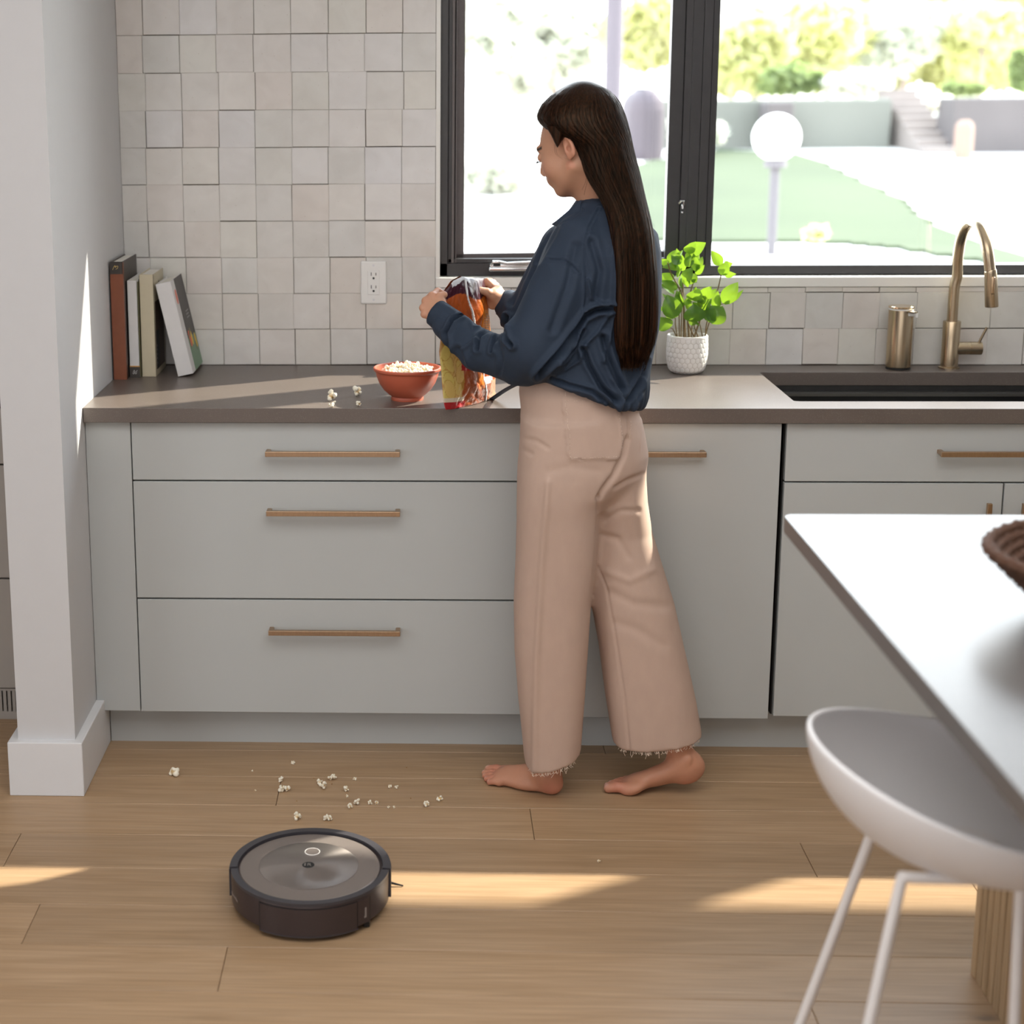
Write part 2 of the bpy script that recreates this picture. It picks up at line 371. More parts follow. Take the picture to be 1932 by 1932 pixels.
# left wall stub, with its baseboard
b = MB(); b.box((-0.255, -0.257, 0), (XL, 0.85, 2.7)); wall_left = b.build('wall_left', M['wall'], kind='structure')
b = MB(); b.box((-0.277, -0.278, 0), (-0.094, 0.062, 0.1385), 0.0025, 2); b.box((-0.277, 0.05, 0), (-0.2, 0.85, 0.1385)); b.build('baseboard_left', M['trim'], kind='structure')
# window wall pieces
b = MB()
b.box((-0.2, YW+0.012, 0), (WX0-0.012, YW+0.16, 2.7)); b.box((WX0-0.012, YW+0.012, 0), (WX1, YW+0.16, WZ0-0.03))
b.box((WX0-0.012, YW+0.012, WZ1), (WX1, YW+0.16, 2.7)); b.box((WX1, YW+0.012, 0), (5.6, YW+0.16, 2.7))
wall_back = b.build('wall_back', M['grout'], kind='structure')
b = MB(); b.box((-3.6, 0.81, 0), (-0.2, 0.97, 2.7)); b.build('wall_back_left', M['wall'], kind='structure')
b = MB(); b.box((5.5, -7.2, 0), (5.6, 0.8, 2.7)); b.build('wall_right', M['wall'], kind='structure')
b = MB(); b.box((-3.6, -7.2, 0), (-3.5, 0.9, 2.7)); b.build('wall_far_left', M['wall'], kind='structure')
b = MB(); b.box((-3.6, -7.2, 0), (5.6, -7.1, 2.7)); b.build('wall_front', M['wall'], kind='structure')
b = MB(); b.box((-3.6, -7.2, 2.7), (5.6, 0.97, 2.8)); b.build('ceiling', M['ceiling'], kind='structure')

# tiles, each an object with its own tilt and size
TP = 0.1019
rt = random.Random(11)
def tile(x0, x1, z0, z1):
    j = lambda a: rt.uniform(-a, a)
    g = 0.00045; w = x1-x0; h = z1-z0
    jx0, jx1 = x0+g+j(0.0006), x1-g+j(0.0006); jz0, jz1 = z0+g+j(0.0006), z1-g+j(0.0006)
    sz = j(0.0010); jz0 += sz; jz1 += sz; dep = YW+j(0.0007); tx, tz = j(0.0009), j(0.0009); bev = 0.0012
    def q(x, z, y): return (x+j(0.0003), y, z+j(0.0003))
    V = [q(jx0, jz0, YW+0.013), q(jx1, jz0, YW+0.013), q(jx1, jz1, YW+0.013), q(jx0, jz1, YW+0.013)]
    V += [(V[0][0], dep+bev-tx-tz, V[0][2]), (V[1][0], dep+bev+tx-tz, V[1][2]), (V[2][0], dep+bev+tx+tz, V[2][2]), (V[3][0], dep+bev-tx+tz, V[3][2])]
    V += [(V[4][0]+bev, dep-tx-tz, V[4][2]+bev), (V[5][0]-bev, dep+tx-tz, V[5][2]+bev), (V[6][0]-bev, dep+tx+tz, V[6][2]-bev), (V[7][0]+bev, dep-tx+tz, V[7][2]-bev)]
    F = [(8, 9, 10, 11)]
    for a in range(4):
        c = (a+1) % 4; F += [(4+a, 4+c, 8+c, 8+a), (a, c, 4+c, 4+a)]
    MB().poly(V, F).build('tile', M['tile'], wall_back)
xs_left = [XL, 0.162-2*TP]+[0.162+k*TP for k in range(-1, 6)]+[0.764]
for r in range(0, 18):
    z0 = ZC+0.001+TP*r; z1 = z0+TP
    if z0 > 2.68: break
    sh = rt.uniform(-0.0025, 0.0025)
    xs = [xs_left[0]]+[x+sh+rt.uniform(-0.0012, 0.0012) for x in xs_left[1:-1]]+[0.764]
    for a, c in zip(xs[:-1], xs[1:]): tile(a, c, z0, min(z1, 2.699))
for r in range(3):
    z0 = ZC+0.001+TP*r; z1 = z0+TP if r < 2 else 1.1335
    xs = [0.764]+[1.0795-0.1019*2+k*TP+rt.uniform(-0.0015, 0.0015)+(0.006 if r == 1 else 0) for k in range(0, 27)]+[3.65]
    xs = [x for x in xs if x <= 3.65]
    for a, c in zip(xs[:-1], xs[1:]):
        if c-a > 0.01: tile(a, c, z0, z1)
b = MB(); b.box((WX0-0.012, YW, WZ1+0.012), (5.5, YW+0.013, 2.7)); b.box((3.65, YW, ZC), (5.5, YW+0.013, WZ0)); b.build('wall_back_upper', M['wall'], kind='structure')

# window reveal and sill
b = MB(); b.box((0.764, YW-0.004, 1.1345), (WX1+0.012, YW+0.16, WZ0), 0.002)
b.box((0.764, YW-0.001, WZ0-0.01), (WX0, YW+0.16, WZ1+0.012)); b.box((0.764, YW-0.001, WZ1), (WX1+0.012, YW+0.16, WZ1+0.012)); b.box((WX1, YW-0.001, WZ0), (WX1+0.012, YW+0.16, WZ1))
trim_1 = b.build('trim_1', M['sill'], kind='structure')

# window 1: casement and fixed light in dark metal
window_1 = bpy.data.objects.new('window_1', None); COL.objects.link(window_1); window_1['kind'] = 'structure'
YF = 0.64
b = MB(); zb = WZ0+0.002
# outer frame, left casement bay x .777-.1.49
b.box((0.777, YF, zb), (0.797, YF+0.09, WZ1)); b.box((0.777, YF, zb), (1.49, YF+0.09, 1.199)); b.box((0.777, YF, 2.205), (1.49, YF+0.09, WZ1))
b.box((1.464, YF, zb), (1.492, YF+0.09, WZ1)); b.box((0.7975, YF+0.022, 1.199), (0.803, YF+0.07, WZ1-0.02))
b.build('frame', M['black_metal'], window_1)
b = MB(); b.box((1.493, YF-0.004, zb), (1.5155, YF+0.09, WZ1)); b.box((1.5165, YF+0.004, zb), (1.536, YF+0.085, WZ1))
b.box((1.519, YF-0.001, zb+0.03), (1.5225, YF+0.01, WZ1))
b.build('mullion', M['black_metal'], window_1)
b = MB(); b.box((1.536, YF+0.01, zb), (WX1-0.03, YF+0.085, 1.190), 0.001); b.box((1.536, YF+0.01, 2.205), (WX1, YF+0.085, WZ1)); b.box((WX1-0.03, YF, zb), (WX1, YF+0.09, WZ1))
b.box((1.536, YF+0.016, zb+0.008), (WX1-0.03, YF+0.02, 1.1725))
b.build('frame', M['black_metal'], window_1)['label'] = 'fixed light frame of dark metal'
b = MB(); b.box((3.66, YF, zb), (3.84, YF+0.09, WZ1)); b.build('mullion', M['black_metal'], window_1)
# casement sash: hinged at the left, pushed slightly outwards
RZ = Matrix.Rotation(math.radians(5), 3, 'Z'); piv = (0.806, YF+0.045, 1.2)
sash = bpy.data.objects.new('sash', None); COL.objects.link(sash); sash.parent = window_1
b = MB()
for lo, hi in (((0.804, YF+0.03, 1.200), (0.8435, YF+0.075, 2.215)), ((0.804, YF+0.03, 1.200), (1.462, YF+0.075, 1.2235)), ((1.424, YF+0.03, 1.2), (1.462, YF+0.075, 2.215)), ((0.804, YF+0.03, 2.19), (1.462, YF+0.075, 2.218))):
    b.box(lo, hi, 0.001, rot=RZ, about=piv)
b.build('sash_frame', M['brown_metal'], sash)
b = MB(); b.box((0.809, YF+0.0, 1.201), (0.8155, YF+0.034, 2.215)); b.box((0.8195, YF+0.004, 1.201), (0.8225, YF+0.03, 2.215)); b.build('weather_strip', M['brown_metal'], sash)
b = MB(); b.box((0.80, YF+0.006, 1.2), (1.463, YF+0.028, 1.212), 0.001); b.box((0.8, YF+0.006, 1.2), (0.8085, YF+0.028, 2.215)); b.box((1.445, YF+0.0, 1.2), (1.463, YF+0.028, 2.215)); b.box((1.408, YF+0.012, 1.2), (1.4435, YF+0.028, 2.215))
b.build('screen_frame', M['black_metal'], sash)
b = MB(); b.box((0.83, YF+0.05, 1.215), (1.43, YF+0.055, 2.20), rot=RZ, about=piv); b.build('glass_pane', M['glass'], sash)
b = MB(); b.box((1.53, YF+0.045, 1.18), (3.67, YF+0.05, 2.22)); b.build('glass_pane', M['glass'], window_1)
b = MB(); b.box((3.83, YF+0.045, 1.18), (4.68, YF+0.05, 2.22)); b.build('glass_pane', M['glass'], window_1)
# folding crank handle on the casement sill
hx0, hx1 = P(922, 505, y=YF-0.02)[0], P(1002, 505, y=YF-0.02)[0]
hz = P(950, 502, y=YF-0.02)[2]
b = MB(); b.box((hx0, YF-0.03, hz-0.014), (hx1+0.03, YF+0.002, hz-0.003), 0.004, 3); b.box((hx0+0.002, YF-0.026, hz-0.004), (hx1+0.03, YF+0.002, hz+0.007), 0.005, 3)
b.tube([(hx0+0.006, YF-0.024, hz+0.004), (hx0+0.012, YF-0.03, hz+0.012), (hx0+0.03, YF-0.03, hz+0.012), (hx0+0.05, YF-0.028, hz+0.008), (hx1+0.02, YF-0.026, hz+0.010)], [0.003, 0.005, 0.005, 0.004, 0.006], 10)
b.build('crank_handle', M['chrome'], window_1, smooth=True)['label'] = 'folded chrome crank handle'
b = MB(); b.box((hx0+0.012, YF-0.0335, hz+0.001), (hx0+0.032, YF-0.03, hz+0.0085), 0.002, 2); b.build('handle_slot', M['slot'], window_1)
lz = P(1287, 380, y=YF-0.01)[2]; lx = P(1287, 380, y=YF-0.01)[0]
b = MB(); b.tube([(lx-0.009, YF-0.012, lz-0.006), (lx-0.004, YF-0.014, lz+0.002), (lx+0.004, YF-0.012, lz+0.001), (lx+0.005, YF-0.008, lz-0.010)], 0.003, 8)
b.box((lx+0.0, YF-0.006, lz-0.022), (lx+0.006, YF, lz-0.008), 0.0015); b.box((lx, YF-0.005, lz-0.034), (lx+0.005, YF, lz-0.028), 0.001)
b.build('latch', M['chrome'], window_1, smooth=True)
# ================================================================= CABINETS AND WORKTOP
ZT = 0.8735; ZB = 0.109
def bar_handle(x0, x1, z, name='handle', parent=None, vert=False):
    b = MB()
    if not vert:
        b.box((x0, -0.036, z-0.0065), (x1, -0.025, z+0.0065), 0.0012, 2)
        for x in (x0+0.006, x1-0.006): b.box((x-0.006, -0.028, z-0.0045), (x+0.006, 0.001, z+0.0055), 0.002, 2)
        b.box((x1-0.016, -0.0368, z-0.0068), (x1-0.0145, -0.025, z+0.0068))
    else:
        b.box((x0-0.006, -0.036, z-0.0), (x0+0.006, -0.025, z+x1), 0.0012, 2)
        b.tube([(x0-0.0, -0.03, z+x1*0.55), (x0-0.0, 0.001, z+x1*0.55)], 0.007, 14)
    return b.build(name, M['handle'], parent, smooth=False)
# filler panel at the wall
cp = MB(); cp.box((XL+0.001, 0.0, ZB+0.001), (-0.0012, 0.02, ZT+0.002), 0.001); cp.box((XL+0.001, 0.02, ZB), (-0.003, 0.59, ZT))
tag(cp.build('filler_panel', M['cab']), 'narrow pale grey filler panel between the white wall stub and the drawers', 'cabinet panel')
# wide drawer base
dc = thing('drawer_cabinet', 'wide grey base cabinet with three stacked drawers left of the woman', 'cabinet', (0.5, 0.3, ZB))
b = MB(); b.box((0.002, 0.022, ZB), (1.008, 0.59, ZT+0.003)); b.build('carcass', M['gap'], dc)
for z0, z1, hz in ((0.7255, ZT-0.001, 0.800), (0.4165, 0.7215, 0.648), (ZB, 0.4120, 0.336)):
    b = MB(); b.box((0.0015, 0.0, z0), (1.0085, 0.02, z1), 0.0012); dr = b.build('drawer', M['cab'], dc)
    bar_handle(0.3385, 0.672, hz, parent=dr)
# panelled dishwasher
dw = thing('dishwasher', 'grey panelled dishwasher front with one brass bar handle behind the woman', 'dishwasher', (1.31, 0.3, ZB))
b = MB(); b.box((1.013, 0.022, ZB), (1.606, 0.59, ZT)); b.build('body', M['gap'], dw)
b = MB(); b.box((1.0125, -0.004, ZB-0.004), (1.6065, 0.018, ZT-0.001), 0.0012); d = b.build('door', M['cab'], dw)
bar_handle(1.195, 1.421, 0.801, parent=d)
# sink base
sb = thing('sink_cabinet', 'grey sink base cabinet with false drawer front above two doors', 'cabinet', (2.15, 0.3, ZB))
b = MB(); b.box((1.617, 0.021, ZB), (2.69, 0.59, 0.64)); b.box((1.617, 0.021, 0.64), (1.632, 0.59, ZT+0.002)); b.box((2.675, 0.021, 0.64), (2.69, 0.59, ZT+0.002)); b.box((1.617, 0.021, 0.64), (2.69, 0.04, ZT+0.002)); b.build('carcass', M['gap'], sb)
b = MB(); b.box((1.6205, 0.0, 0.7265), (2.687, 0.02, ZT-0.0015), 0.0012); d = b.build('drawer_front', M['cab'], sb); bar_handle(1.986, 2.322, 0.803, parent=d)
b = MB(); b.box((1.6205, 0.0, ZB+0.002), (2.1525, 0.02, 0.7225), 0.0012); d = b.build('door', M['cab'], sb); bar_handle(2.112, 0.10, 0.58, parent=d, vert=True)
b = MB(); b.box((2.1565, 0.0, ZB+0.002), (2.687, 0.02, 0.7225), 0.0012); d = b.build('door', M['cab'], sb); bar_handle(2.197, 0.10, 0.58, parent=d, vert=True)
b = MB(); b.box((2.69, 0.0, ZB), (4.4, 0.59, ZT), 0.0012); tag(b.build('end_cabinet', M['cab']), 'plain grey base cabinet beyond the sink cabinet at the right', 'cabinet')
b = MB(); b.box((XL+0.022, 0.064, 0.0), (4.4, 0.08, ZB-0.001)); tag(b.build('plinth', M['cab']), 'long recessed grey toe-kick board under the base cabinets', 'plinth')

# worktop with sink cut-out
SX0, SX1, SY0, SY1 = 1.652, 2.62, 0.073, 0.494
V = []; F = []; bmw = bmesh.new()
outer = [(XL+0.001, -0.0215), (4.4, -0.0215), (4.4, YW-0.001), (XL+0.001, YW-0.001)]
def rrect(x0, x1, y0, y1, r, n=5):
    o = []
    for cx, cy, a0 in ((x1-r, y0+r, -90), (x1-r, y1-r, 0), (x0+r, y1-r, 90), (x0+r, y0+r, 180)):
        for k in range(n+1):
            a = math.radians(a0+90*k/n); o.append((cx+r*math.cos(a), cy+r*math.sin(a)))
    return o
hole = rrect(SX0, SX1, SY0, SY1, 0.012)
def cutplate(bm, outer, hole, z0, z1):
    for z in (z0, z1):
        ov = [bm.verts.new((x, y, z)) for x, y in outer]; hv = [bm.verts.new((x, y, z)) for x, y in hole]
        es = [bm.edges.new((a[i], a[(i+1) % len(a)])) for a in (ov, hv) for i in range(len(a))]
        bmesh.ops.triangle_fill(bm, use_beauty=True, edges=es)
        if z == z0: lo = (ov, hv)
        else: hi = (ov, hv)
    for a, c in zip(lo, hi):
        for i in range(len(a)): bm.faces.new((a[i], a[(i+1) % len(a)], c[(i+1) % len(a)], c[i]))
cutplate(bmw, outer, hole, 0.8765, ZC)
b = MB(); b.bm.free(); b.bm = bmw
for e in b.bm.edges: pass
wt = b.build('worktop', M['counter']); tag(wt, 'long dark greige stone worktop with sink cut-out under the window', 'worktop')
bv = wt.modifiers.new('b', 'BEVEL'); bv.width = 0.0015; bv.segments = 2; bv.limit_method = 'ANGLE'; bv.angle_limit = math.radians(60)
# sink
sk = thing('sink', 'dark undermount sink with a steel ledge beside the brass tap', 'sink', (2.13, 0.28, 0.66))
b = MB(); bmw = bmesh.new(); i1 = rrect(SX0-0.004, SX1+0.004, SY0-0.004, SY1+0.004, 0.014)
levels = [(0.0, 0.876), (0.0, 0.862), (-0.012, 0.862), (-0.012, 0.70), (-0.03, 0.675)]
rings = []
for off, z in levels:
    rr = rrect(SX0-0.004-off, SX1+0.004+off, SY0-0.004-off, SY1+0.004+off, 0.014); rings.append([bmw.verts.new((x, y, z)) for x, y in rr])
for r0, r1 in zip(rings[:-1], rings[1:]):
    for i in range(len(r0)): bmw.faces.new((r0[i], r0[(i+1) % len(r0)], r1[(i+1) % len(r0)], r1[i]))
bmw.faces.new(rings[-1]); b.bm.free(); b.bm = bmw; b.build('basin', M['steel_dark'], sk)
b = MB(); b.box((SX0, SY1-0.035, 0.853), (SX1, SY1+0.002, 0.861)); b.box((SX0, SY0-0.002, 0.853), (SX1, SY0+0.012, 0.861)); b.build('ledge', M['steel_ledge'], sk)
b = MB(); b.lathe([(0.055, 0.676), (0.055, 0.679), (0.045, 0.680), (0.012, 0.677)], (2.14, 0.28, 0)); b.build('drain', M['chrome'], sk)

# outlet in the tiles
ou = thing('wall_outlet', 'white double power socket plate on the tiled wall', 'outlet', (0.59, YW-0.004, 1.15))
cx, cz = 0.590, 1.150
b = MB(); b.box((cx-0.0365, YW-0.0065, cz-0.0605), (cx+0.0365, YW+0.0005, cz+0.0605), 0.004, 3); b.build('cover_plate', M['white_plastic'], ou)
b = MB(); b.box((cx-0.017, YW-0.0085, cz-0.0345), (cx+0.017, YW-0.006, cz+0.0345), 0.001); rc = b.build('receptacle', M['white_plastic'], ou)
for dz in (-0.0175, 0.0185):
    b = MB(); b.box((cx-0.0075, YW-0.0089, cz+dz+0.001), (cx-0.0055, YW-0.0084, cz+dz+0.0105)); b.box((cx+0.0055, YW-0.0089, cz+dz+0.002), (cx+0.0075, YW-0.0084, cz+dz+0.0095))
    b.lathe([(0.0032, -0.0002), (0.0032, 0.0003)], (cx, YW-0.0087, cz+dz-0.006), 14, rot=Matrix.Rotation(PI/2, 3, 'X')); b.build('slot', M['slot'], rc)
for dz in (-0.0485, 0.0485):
    b = MB(); b.lathe([(0.0032, 0), (0.0030, 0.0012)], (cx, YW-0.0062, cz+dz), 16, rot=Matrix.Rotation(PI/2, 3, 'X')); b.box((cx-0.0026, YW-0.0079, cz+dz-0.0004), (cx+0.0026, YW-0.0074, cz+dz+0.0004)); b.build('screw', M['trim'], ou)

# cabinets seen through the gap left of the wall stub
rc_ = thing('rear_cabinet', 'grey drawer cabinet seen past the left side of the wall stub', 'cabinet', (-1.2, 0.5, 0))
b = MB(); b.box((-2.2, 0.222, 0.085), (-0.26, 0.8, 0.872)); b.build('carcass', M['gap'], rc_)
for z0, z1 in ((0.719, 0.868), (0.405, 0.7145), (0.092, 0.400)):
    b = MB(); b.box((-2.2, 0.2, z0), (-0.262, 0.22, z1), 0.001); b.build('drawer', M['cab_rear'], rc_)
b = MB(); b.box((-2.2, 0.19, 0.872), (-0.258, 0.8, 0.885)); b.build('worktop', M['gap'], rc_)
b = MB(); b.box((-2.2, 0.235, 0.03), (-0.262, 0.25, 0.088)); b.build('toe_board', M['gap'], rc_)
b = MB(); b.box((-2.2, 0.205, 0.0), (-0.262, 0.212, 0.022)); b.box((-2.2, 0.205, 0.082), (-0.262, 0.212, 0.088)); b.build('vent_rail', M['cab_rear'], rc_)
b = MB()
for k in range(60): b.box((-0.27-0.0125*k-0.0085, 0.206, 0.02), (-0.27-0.0125*k, 0.210, 0.084))
b.build('vent_grille', M['cab_rear'], rc_)
M['dark_tile'] = mat('dark_tile', (0.045, 0.045, 0.04), 0.25, var=0.2, vscale=8)
db = thing('dark_splashback', 'dark glossy tiled splashback beyond the left wall stub', 'splashback', (-1.2, 0.8, 0.885))
for k in range(5):
    for q in range(4):
        b = MB(); b.box((-0.262-0.48*(q+1)+0.002, 0.797, 0.887+0.0855*k), (-0.262-0.48*q, 0.806, 0.887+0.0855*(k+1)-0.002), 0.001); b.build('tile', M['dark_tile'], db)
b = MB(); b.box((-2.2, 0.803, 0.885), (-0.262, 0.8095, 1.32)); b.build('grout', M['cab_rear'], db)

# ================================================================= BOOKS
def book(label, cat, loc, T, H, D, cover, name='book', lean=0.0, group='books at the left end of the worktop', pages=(0.75, 0.73, 0.68)):
    r = thing(name, label, cat, loc, group); x, y, z = loc
    cm = mat('book_cover', cover, 0.45, var=0.05, vscale=30)
    b = MB(); t = 0.0025
    b.box((x, y, z), (x+T, y+t, z+H), 0.0008); b.box((x, y, z), (x+t, y+D, z+H), 0.0008); b.box((x+T-t, y, z), (x+T, y+D, z+H), 0.0008)
    b.build('cover', cm, r)
    b = MB(); b.box((x+t, y+t, z+0.003), (x+T-t, y+D-0.004, z+H-0.004)); b.build('pages', mat('pages', pages, 0.8, var=0.08, vscale=400, stretch=(1, 0.05, 0.05)), r)
    if lean: r.rotation_euler = (0, lean, 0)
    return r
ink = {k: mat('print_'+k, c, 0.5, var=0.04) for k, c in dict(dark=(0.05, 0.042, 0.038), gold=(0.7, 0.5, 0.16), white=(0.7, 0.7, 0.68), coral=(0.72, 0.22, 0.16), green=(0.16, 0.27, 0.17),
       char=(0.075, 0.07, 0.07), red=(0.75, 0.12, 0.05), yellow=(0.75, 0.48, 0.05), olive=(0.16, 0.155, 0.08), photo=(0.08, 0.045, 0.025), black=(0.012, 0.012, 0.012), orange=(0.55, 0.28, 0.07), cream=(0.6, 0.56, 0.45), grey=(0.3, 0.3, 0.3)).items()}
def decal(parent, lo, hi, m, name='cover_print'):
    b = MB(); b.box(lo, hi); return b.build(name, m, parent)
def squiggle(parent, pts, c, s, y, m, r=0.0006):
    b = MB(); b.tube(bez([(c[0]+px*s, y, c[1]+pz*s) for px, pz in pts], 5), r, 6); b.build('emblem', m, parent)
L1 = (-0.1095, 0.372, ZC)
B1 = book('tall rust-brown book with a dark label on its spine, against the white wall', 'book', L1, 0.034, 0.321, 0.213, (0.055, 0.045, 0.04))
decal(B1, (L1[0]-0.0003, L1[1]-0.0006, ZC+0.0003), (L1[0]+0.034, L1[1], ZC+0.2875), mat('book_spine_rust', (0.24, 0.075, 0.035), 0.5, var=0.12, vscale=60), 'spine_cloth')
decal(B1, (L1[0]+0.034, L1[1]-0.0006, ZC+0.0003), (L1[0]+0.0346, L1[1]+0.014, ZC+0.319), mat('book_spine_rust', (0.20, 0.07, 0.035), 0.5, var=0.12, vscale=60), 'spine_cloth')
decal(B1, (L1[0]-0.0003, L1[1]-0.0006, ZC+0.2875), (L1[0]+0.028, L1[1]+0.0, ZC+0.321), ink['dark'], 'spine_label')
squiggle(B1, [(-1, -0.8), (-0.5, 0.2), (0, 0.8), (0.1, 0.1), (0.6, 0.6), (1.1, 0.4), (0.8, -0.3), (0.2, -0.6)], (L1[0]+0.014, ZC+0.305), 0.007, L1[1]-0.001, ink['gold'])
L2 = (-0.0715, 0.404, ZC)
B2 = book('slim white-spined book with a black foot label, second from the wall', 'book', L2, 0.0275, 0.266, 0.19, (0.70, 0.69, 0.69))
decal(B2, (L2[0]+0.0275, L2[1]+0.001, ZC), (L2[0]+0.0281, L2[1]+0.19, ZC+0.262), ink['olive'])
decal(B2, (L2[0]-0.0002, L2[1]-0.0006, ZC+0.0), (L2[0]+0.0278, L2[1], ZC+0.030), ink['dark'], 'spine_label')
decal(B2, (L2[0]-0.0002, L2[1]-0.0008, ZC+0.030), (L2[0]+0.0278, L2[1], ZC+0.033), ink['orange'], 'spine_band')
squiggle(B2, [(-0.9, -0.2), (-0.5, -0.6), (-0.2, 0), (-0.6, 0.1), (-0.3, 0.8), (0, 0.2), (0.1, -0.5), (0.5, -0.4), (0.5, 0.4), (0.9, 0.7)], (L2[0]+0.014, ZC+0.015), 0.0075, L2[1]-0.001, ink['white'])
L3 = (-0.041, 0.42, ZC)
B3 = book('thick cream book with a dark photo on its front cover, third from the wall', 'book', L3, 0.039, 0.281, 0.168, (0.56, 0.50, 0.36))
decal(B3, (L3[0]+0.039, L3[1]+0.012, ZC+0.018), (L3[0]+0.0396, L3[1]+0.15, ZC+0.205), ink['photo'])
decal(B3, (L3[0]+0.0396, L3[1]+0.012, ZC+0.018), (L3[0]+0.0399, L3[1]+0.065, ZC+0.125), ink['black'])
for k in range(5): decal(B3, (L3[0]+0.0399, L3[1]+0.022, ZC+0.032+0.012*k), (L3[0]+0.0402, L3[1]+0.026, ZC+0.038+0.012*k), ink['grey'], 'lettering')
text_obj('lettering', 'mak', 0.03, ink['black'], B3, Matrix.Translation((0.0397, 0.07, 0.245)) @ Matrix(((0, 0, 1, 0), (1, 0, 0, 0), (0, 1, 0, 0), (0, 0, 0, 1))))
L4 = (0.0585, 0.415, ZC+0.0008)
B4 = book('thick white cookbook leaning left, with vegetables on its green and charcoal cover', 'book', L4, 0.043, 0.259, 0.190, (0.68, 0.67, 0.67), lean=-math.radians(12.2))
X4 = L4[0]+0.043; y4 = L4[1]; z4 = L4[2]
decal(B4, (X4, y4+0.052, z4+0.09), (X4+0.0005, y4+0.190, z4+0.259), ink['char']); decal(B4, (X4, y4+0.052, z4), (X4+0.0005, y4+0.190, z4+0.09), ink['green'])
RY = Matrix.Rotation(PI/2, 3, 'Y')
b = MB(); pr_ = [(0.0135*math.cos(a), 0.021*math.sin(a)) for a in np.linspace(0, 2*PI, 25)[:-1]]
b.prism([(y4+0.033+p, z4+0.212+q) for p, q in pr_], 'x', X4, X4+0.0005); b.build('cover_badge', ink['coral'], B4)
for k in range(3): decal(B4, (X4+0.0005, y4+0.115, z4+0.158-0.009*k), (X4+0.0008, y4+0.163-0.006*(k % 2), z4+0.161-0.009*k), ink['grey'], 'lettering')
for cy_, cz_, sy_, sz_, mm, a in ((0.082, 0.086, 0.015, 0.024, 'red', 0.2), (0.108, 0.086, 0.014, 0.023, 'yellow', 0.3), (0.095, 0.102, 0.02, 0.008, 'olive', 0.5), (0.165, 0.07, 0.011, 0.022, 'yellow', 0.3), (0.152, 0.056, 0.006, 0.014, 'olive', 0.2), (0.066, 0.078, 0.006, 0.02, 'olive', 0)):
    pts = []
    for q in np.linspace(0, 2*PI, 19)[:-1]:
        p0, p1 = sy_*math.cos(q), sz_*math.sin(q); pts.append((y4+cy_+p0*math.cos(a)-p1*math.sin(a), z4+cz_+p0*math.sin(a)+p1*math.cos(a)))
    b = MB(); b.prism(pts, 'x', X4+0.0005, X4+0.0009+random.random()*0.0002); b.build('cover_print', ink[mm], B4)

# ================================================================= SURFACE NETS (used for organic shapes)
def snet(D, lo, h):
    """zero surface of the distance array D (corner lo, step h) as vertices and quads"""
    S = D < 0; nx, ny, nz = D.shape
    C8 = [S[i:nx-1+i, j:ny-1+j, k:nz-1+k] for i in (0, 1) for j in (0, 1) for k in (0, 1)]
    anyc = np.logical_or.reduce(C8); allc = np.logical_and.reduce(C8); act = anyc & ~allc
    ci = np.argwhere(act); idx = -np.ones(act.shape, np.int64); idx[act] = np.arange(len(ci))
    acc = np.zeros((len(ci), 3)); cnt = np.zeros(len(ci)); cor = [(i, j, k) for i in (0, 1) for j in (0, 1) for k in (0, 1)]
    def val(o): return D[ci[:, 0]+o[0], ci[:, 1]+o[1], ci[:, 2]+o[2]]
    for a in cor:
        for ax in range(3):
            if a[ax]: continue
            c = list(a); c[ax] = 1; va = val(a); vb = val(c); m = (va < 0) != (vb < 0)
            t = np.where(m, va/np.where(m, va-vb, 1), 0)
            p = np.tile(np.array(a, float), (len(ci), 1)); p[:, ax] = t
            acc[m] += p[m]; cnt[m] += 1
    V = (ci+acc/cnt[:, None])*h+np.array(lo)
    F = []
    for ax in range(3):
        o1, o2 = [(1, 2), (2, 0), (0, 1)][ax]
        sl0 = [slice(None)]*3; sl1 = [slice(None)]*3; sl0[ax] = slice(0, -1); sl1[ax] = slice(1, None)
        a = S[tuple(sl0)]; c = S[tuple(sl1)]; e = np.argwhere(a != c)
        m = (e[:, o1] > 0) & (e[:, o2] > 0) & (e[:, o1] < D.shape[o1]-1) & (e[:, o2] < D.shape[o2]-1); e = e[m]
        fl = a[e[:, 0], e[:, 1], e[:, 2]]
        def cell(d1, d2):
            q = e.copy(); q[:, o1] -= d1; q[:, o2] -= d2; return idx[q[:, 0], q[:, 1], q[:, 2]]
        Q = np.stack([cell(1, 1), cell(0, 1), cell(0, 0), cell(1, 0)], 1)
        Q[~fl] = Q[~fl][:, ::-1]; F.append(Q)
    return V, np.concatenate(F)
def grid(lo, hi, h):
    n = [int(math.ceil((hi[i]-lo[i])/h))+1 for i in range(3)]
    ax = [(lo[i]+h*np.arange(n[i])).astype(np.float32) for i in range(3)]
    return np.meshgrid(*ax, indexing='ij')
def smin(a, b, k):
    hh = np.clip(0.5+0.5*(b-a)/k, 0, 1); return b*(1-hh)+a*hh-k*hh*(1-hh)
def smax(a, b, k): return -smin(-a, -b, k)
def dcap(G, a, b, ra, rb=None):
    if rb is None: rb = ra
    a = np.array(a, np.float32); b = np.array(b, np.float32); d = b-a; L = float(d @ d)+1e-12
    X, Y, Z = G[0]-a[0], G[1]-a[1], G[2]-a[2]
    t = np.clip((X*d[0]+Y*d[1]+Z*d[2])/L, 0, 1)
    return np.sqrt((X-t*d[0])**2+(Y-t*d[1])**2+(Z-t*d[2])**2)-(ra+(rb-ra)*t)
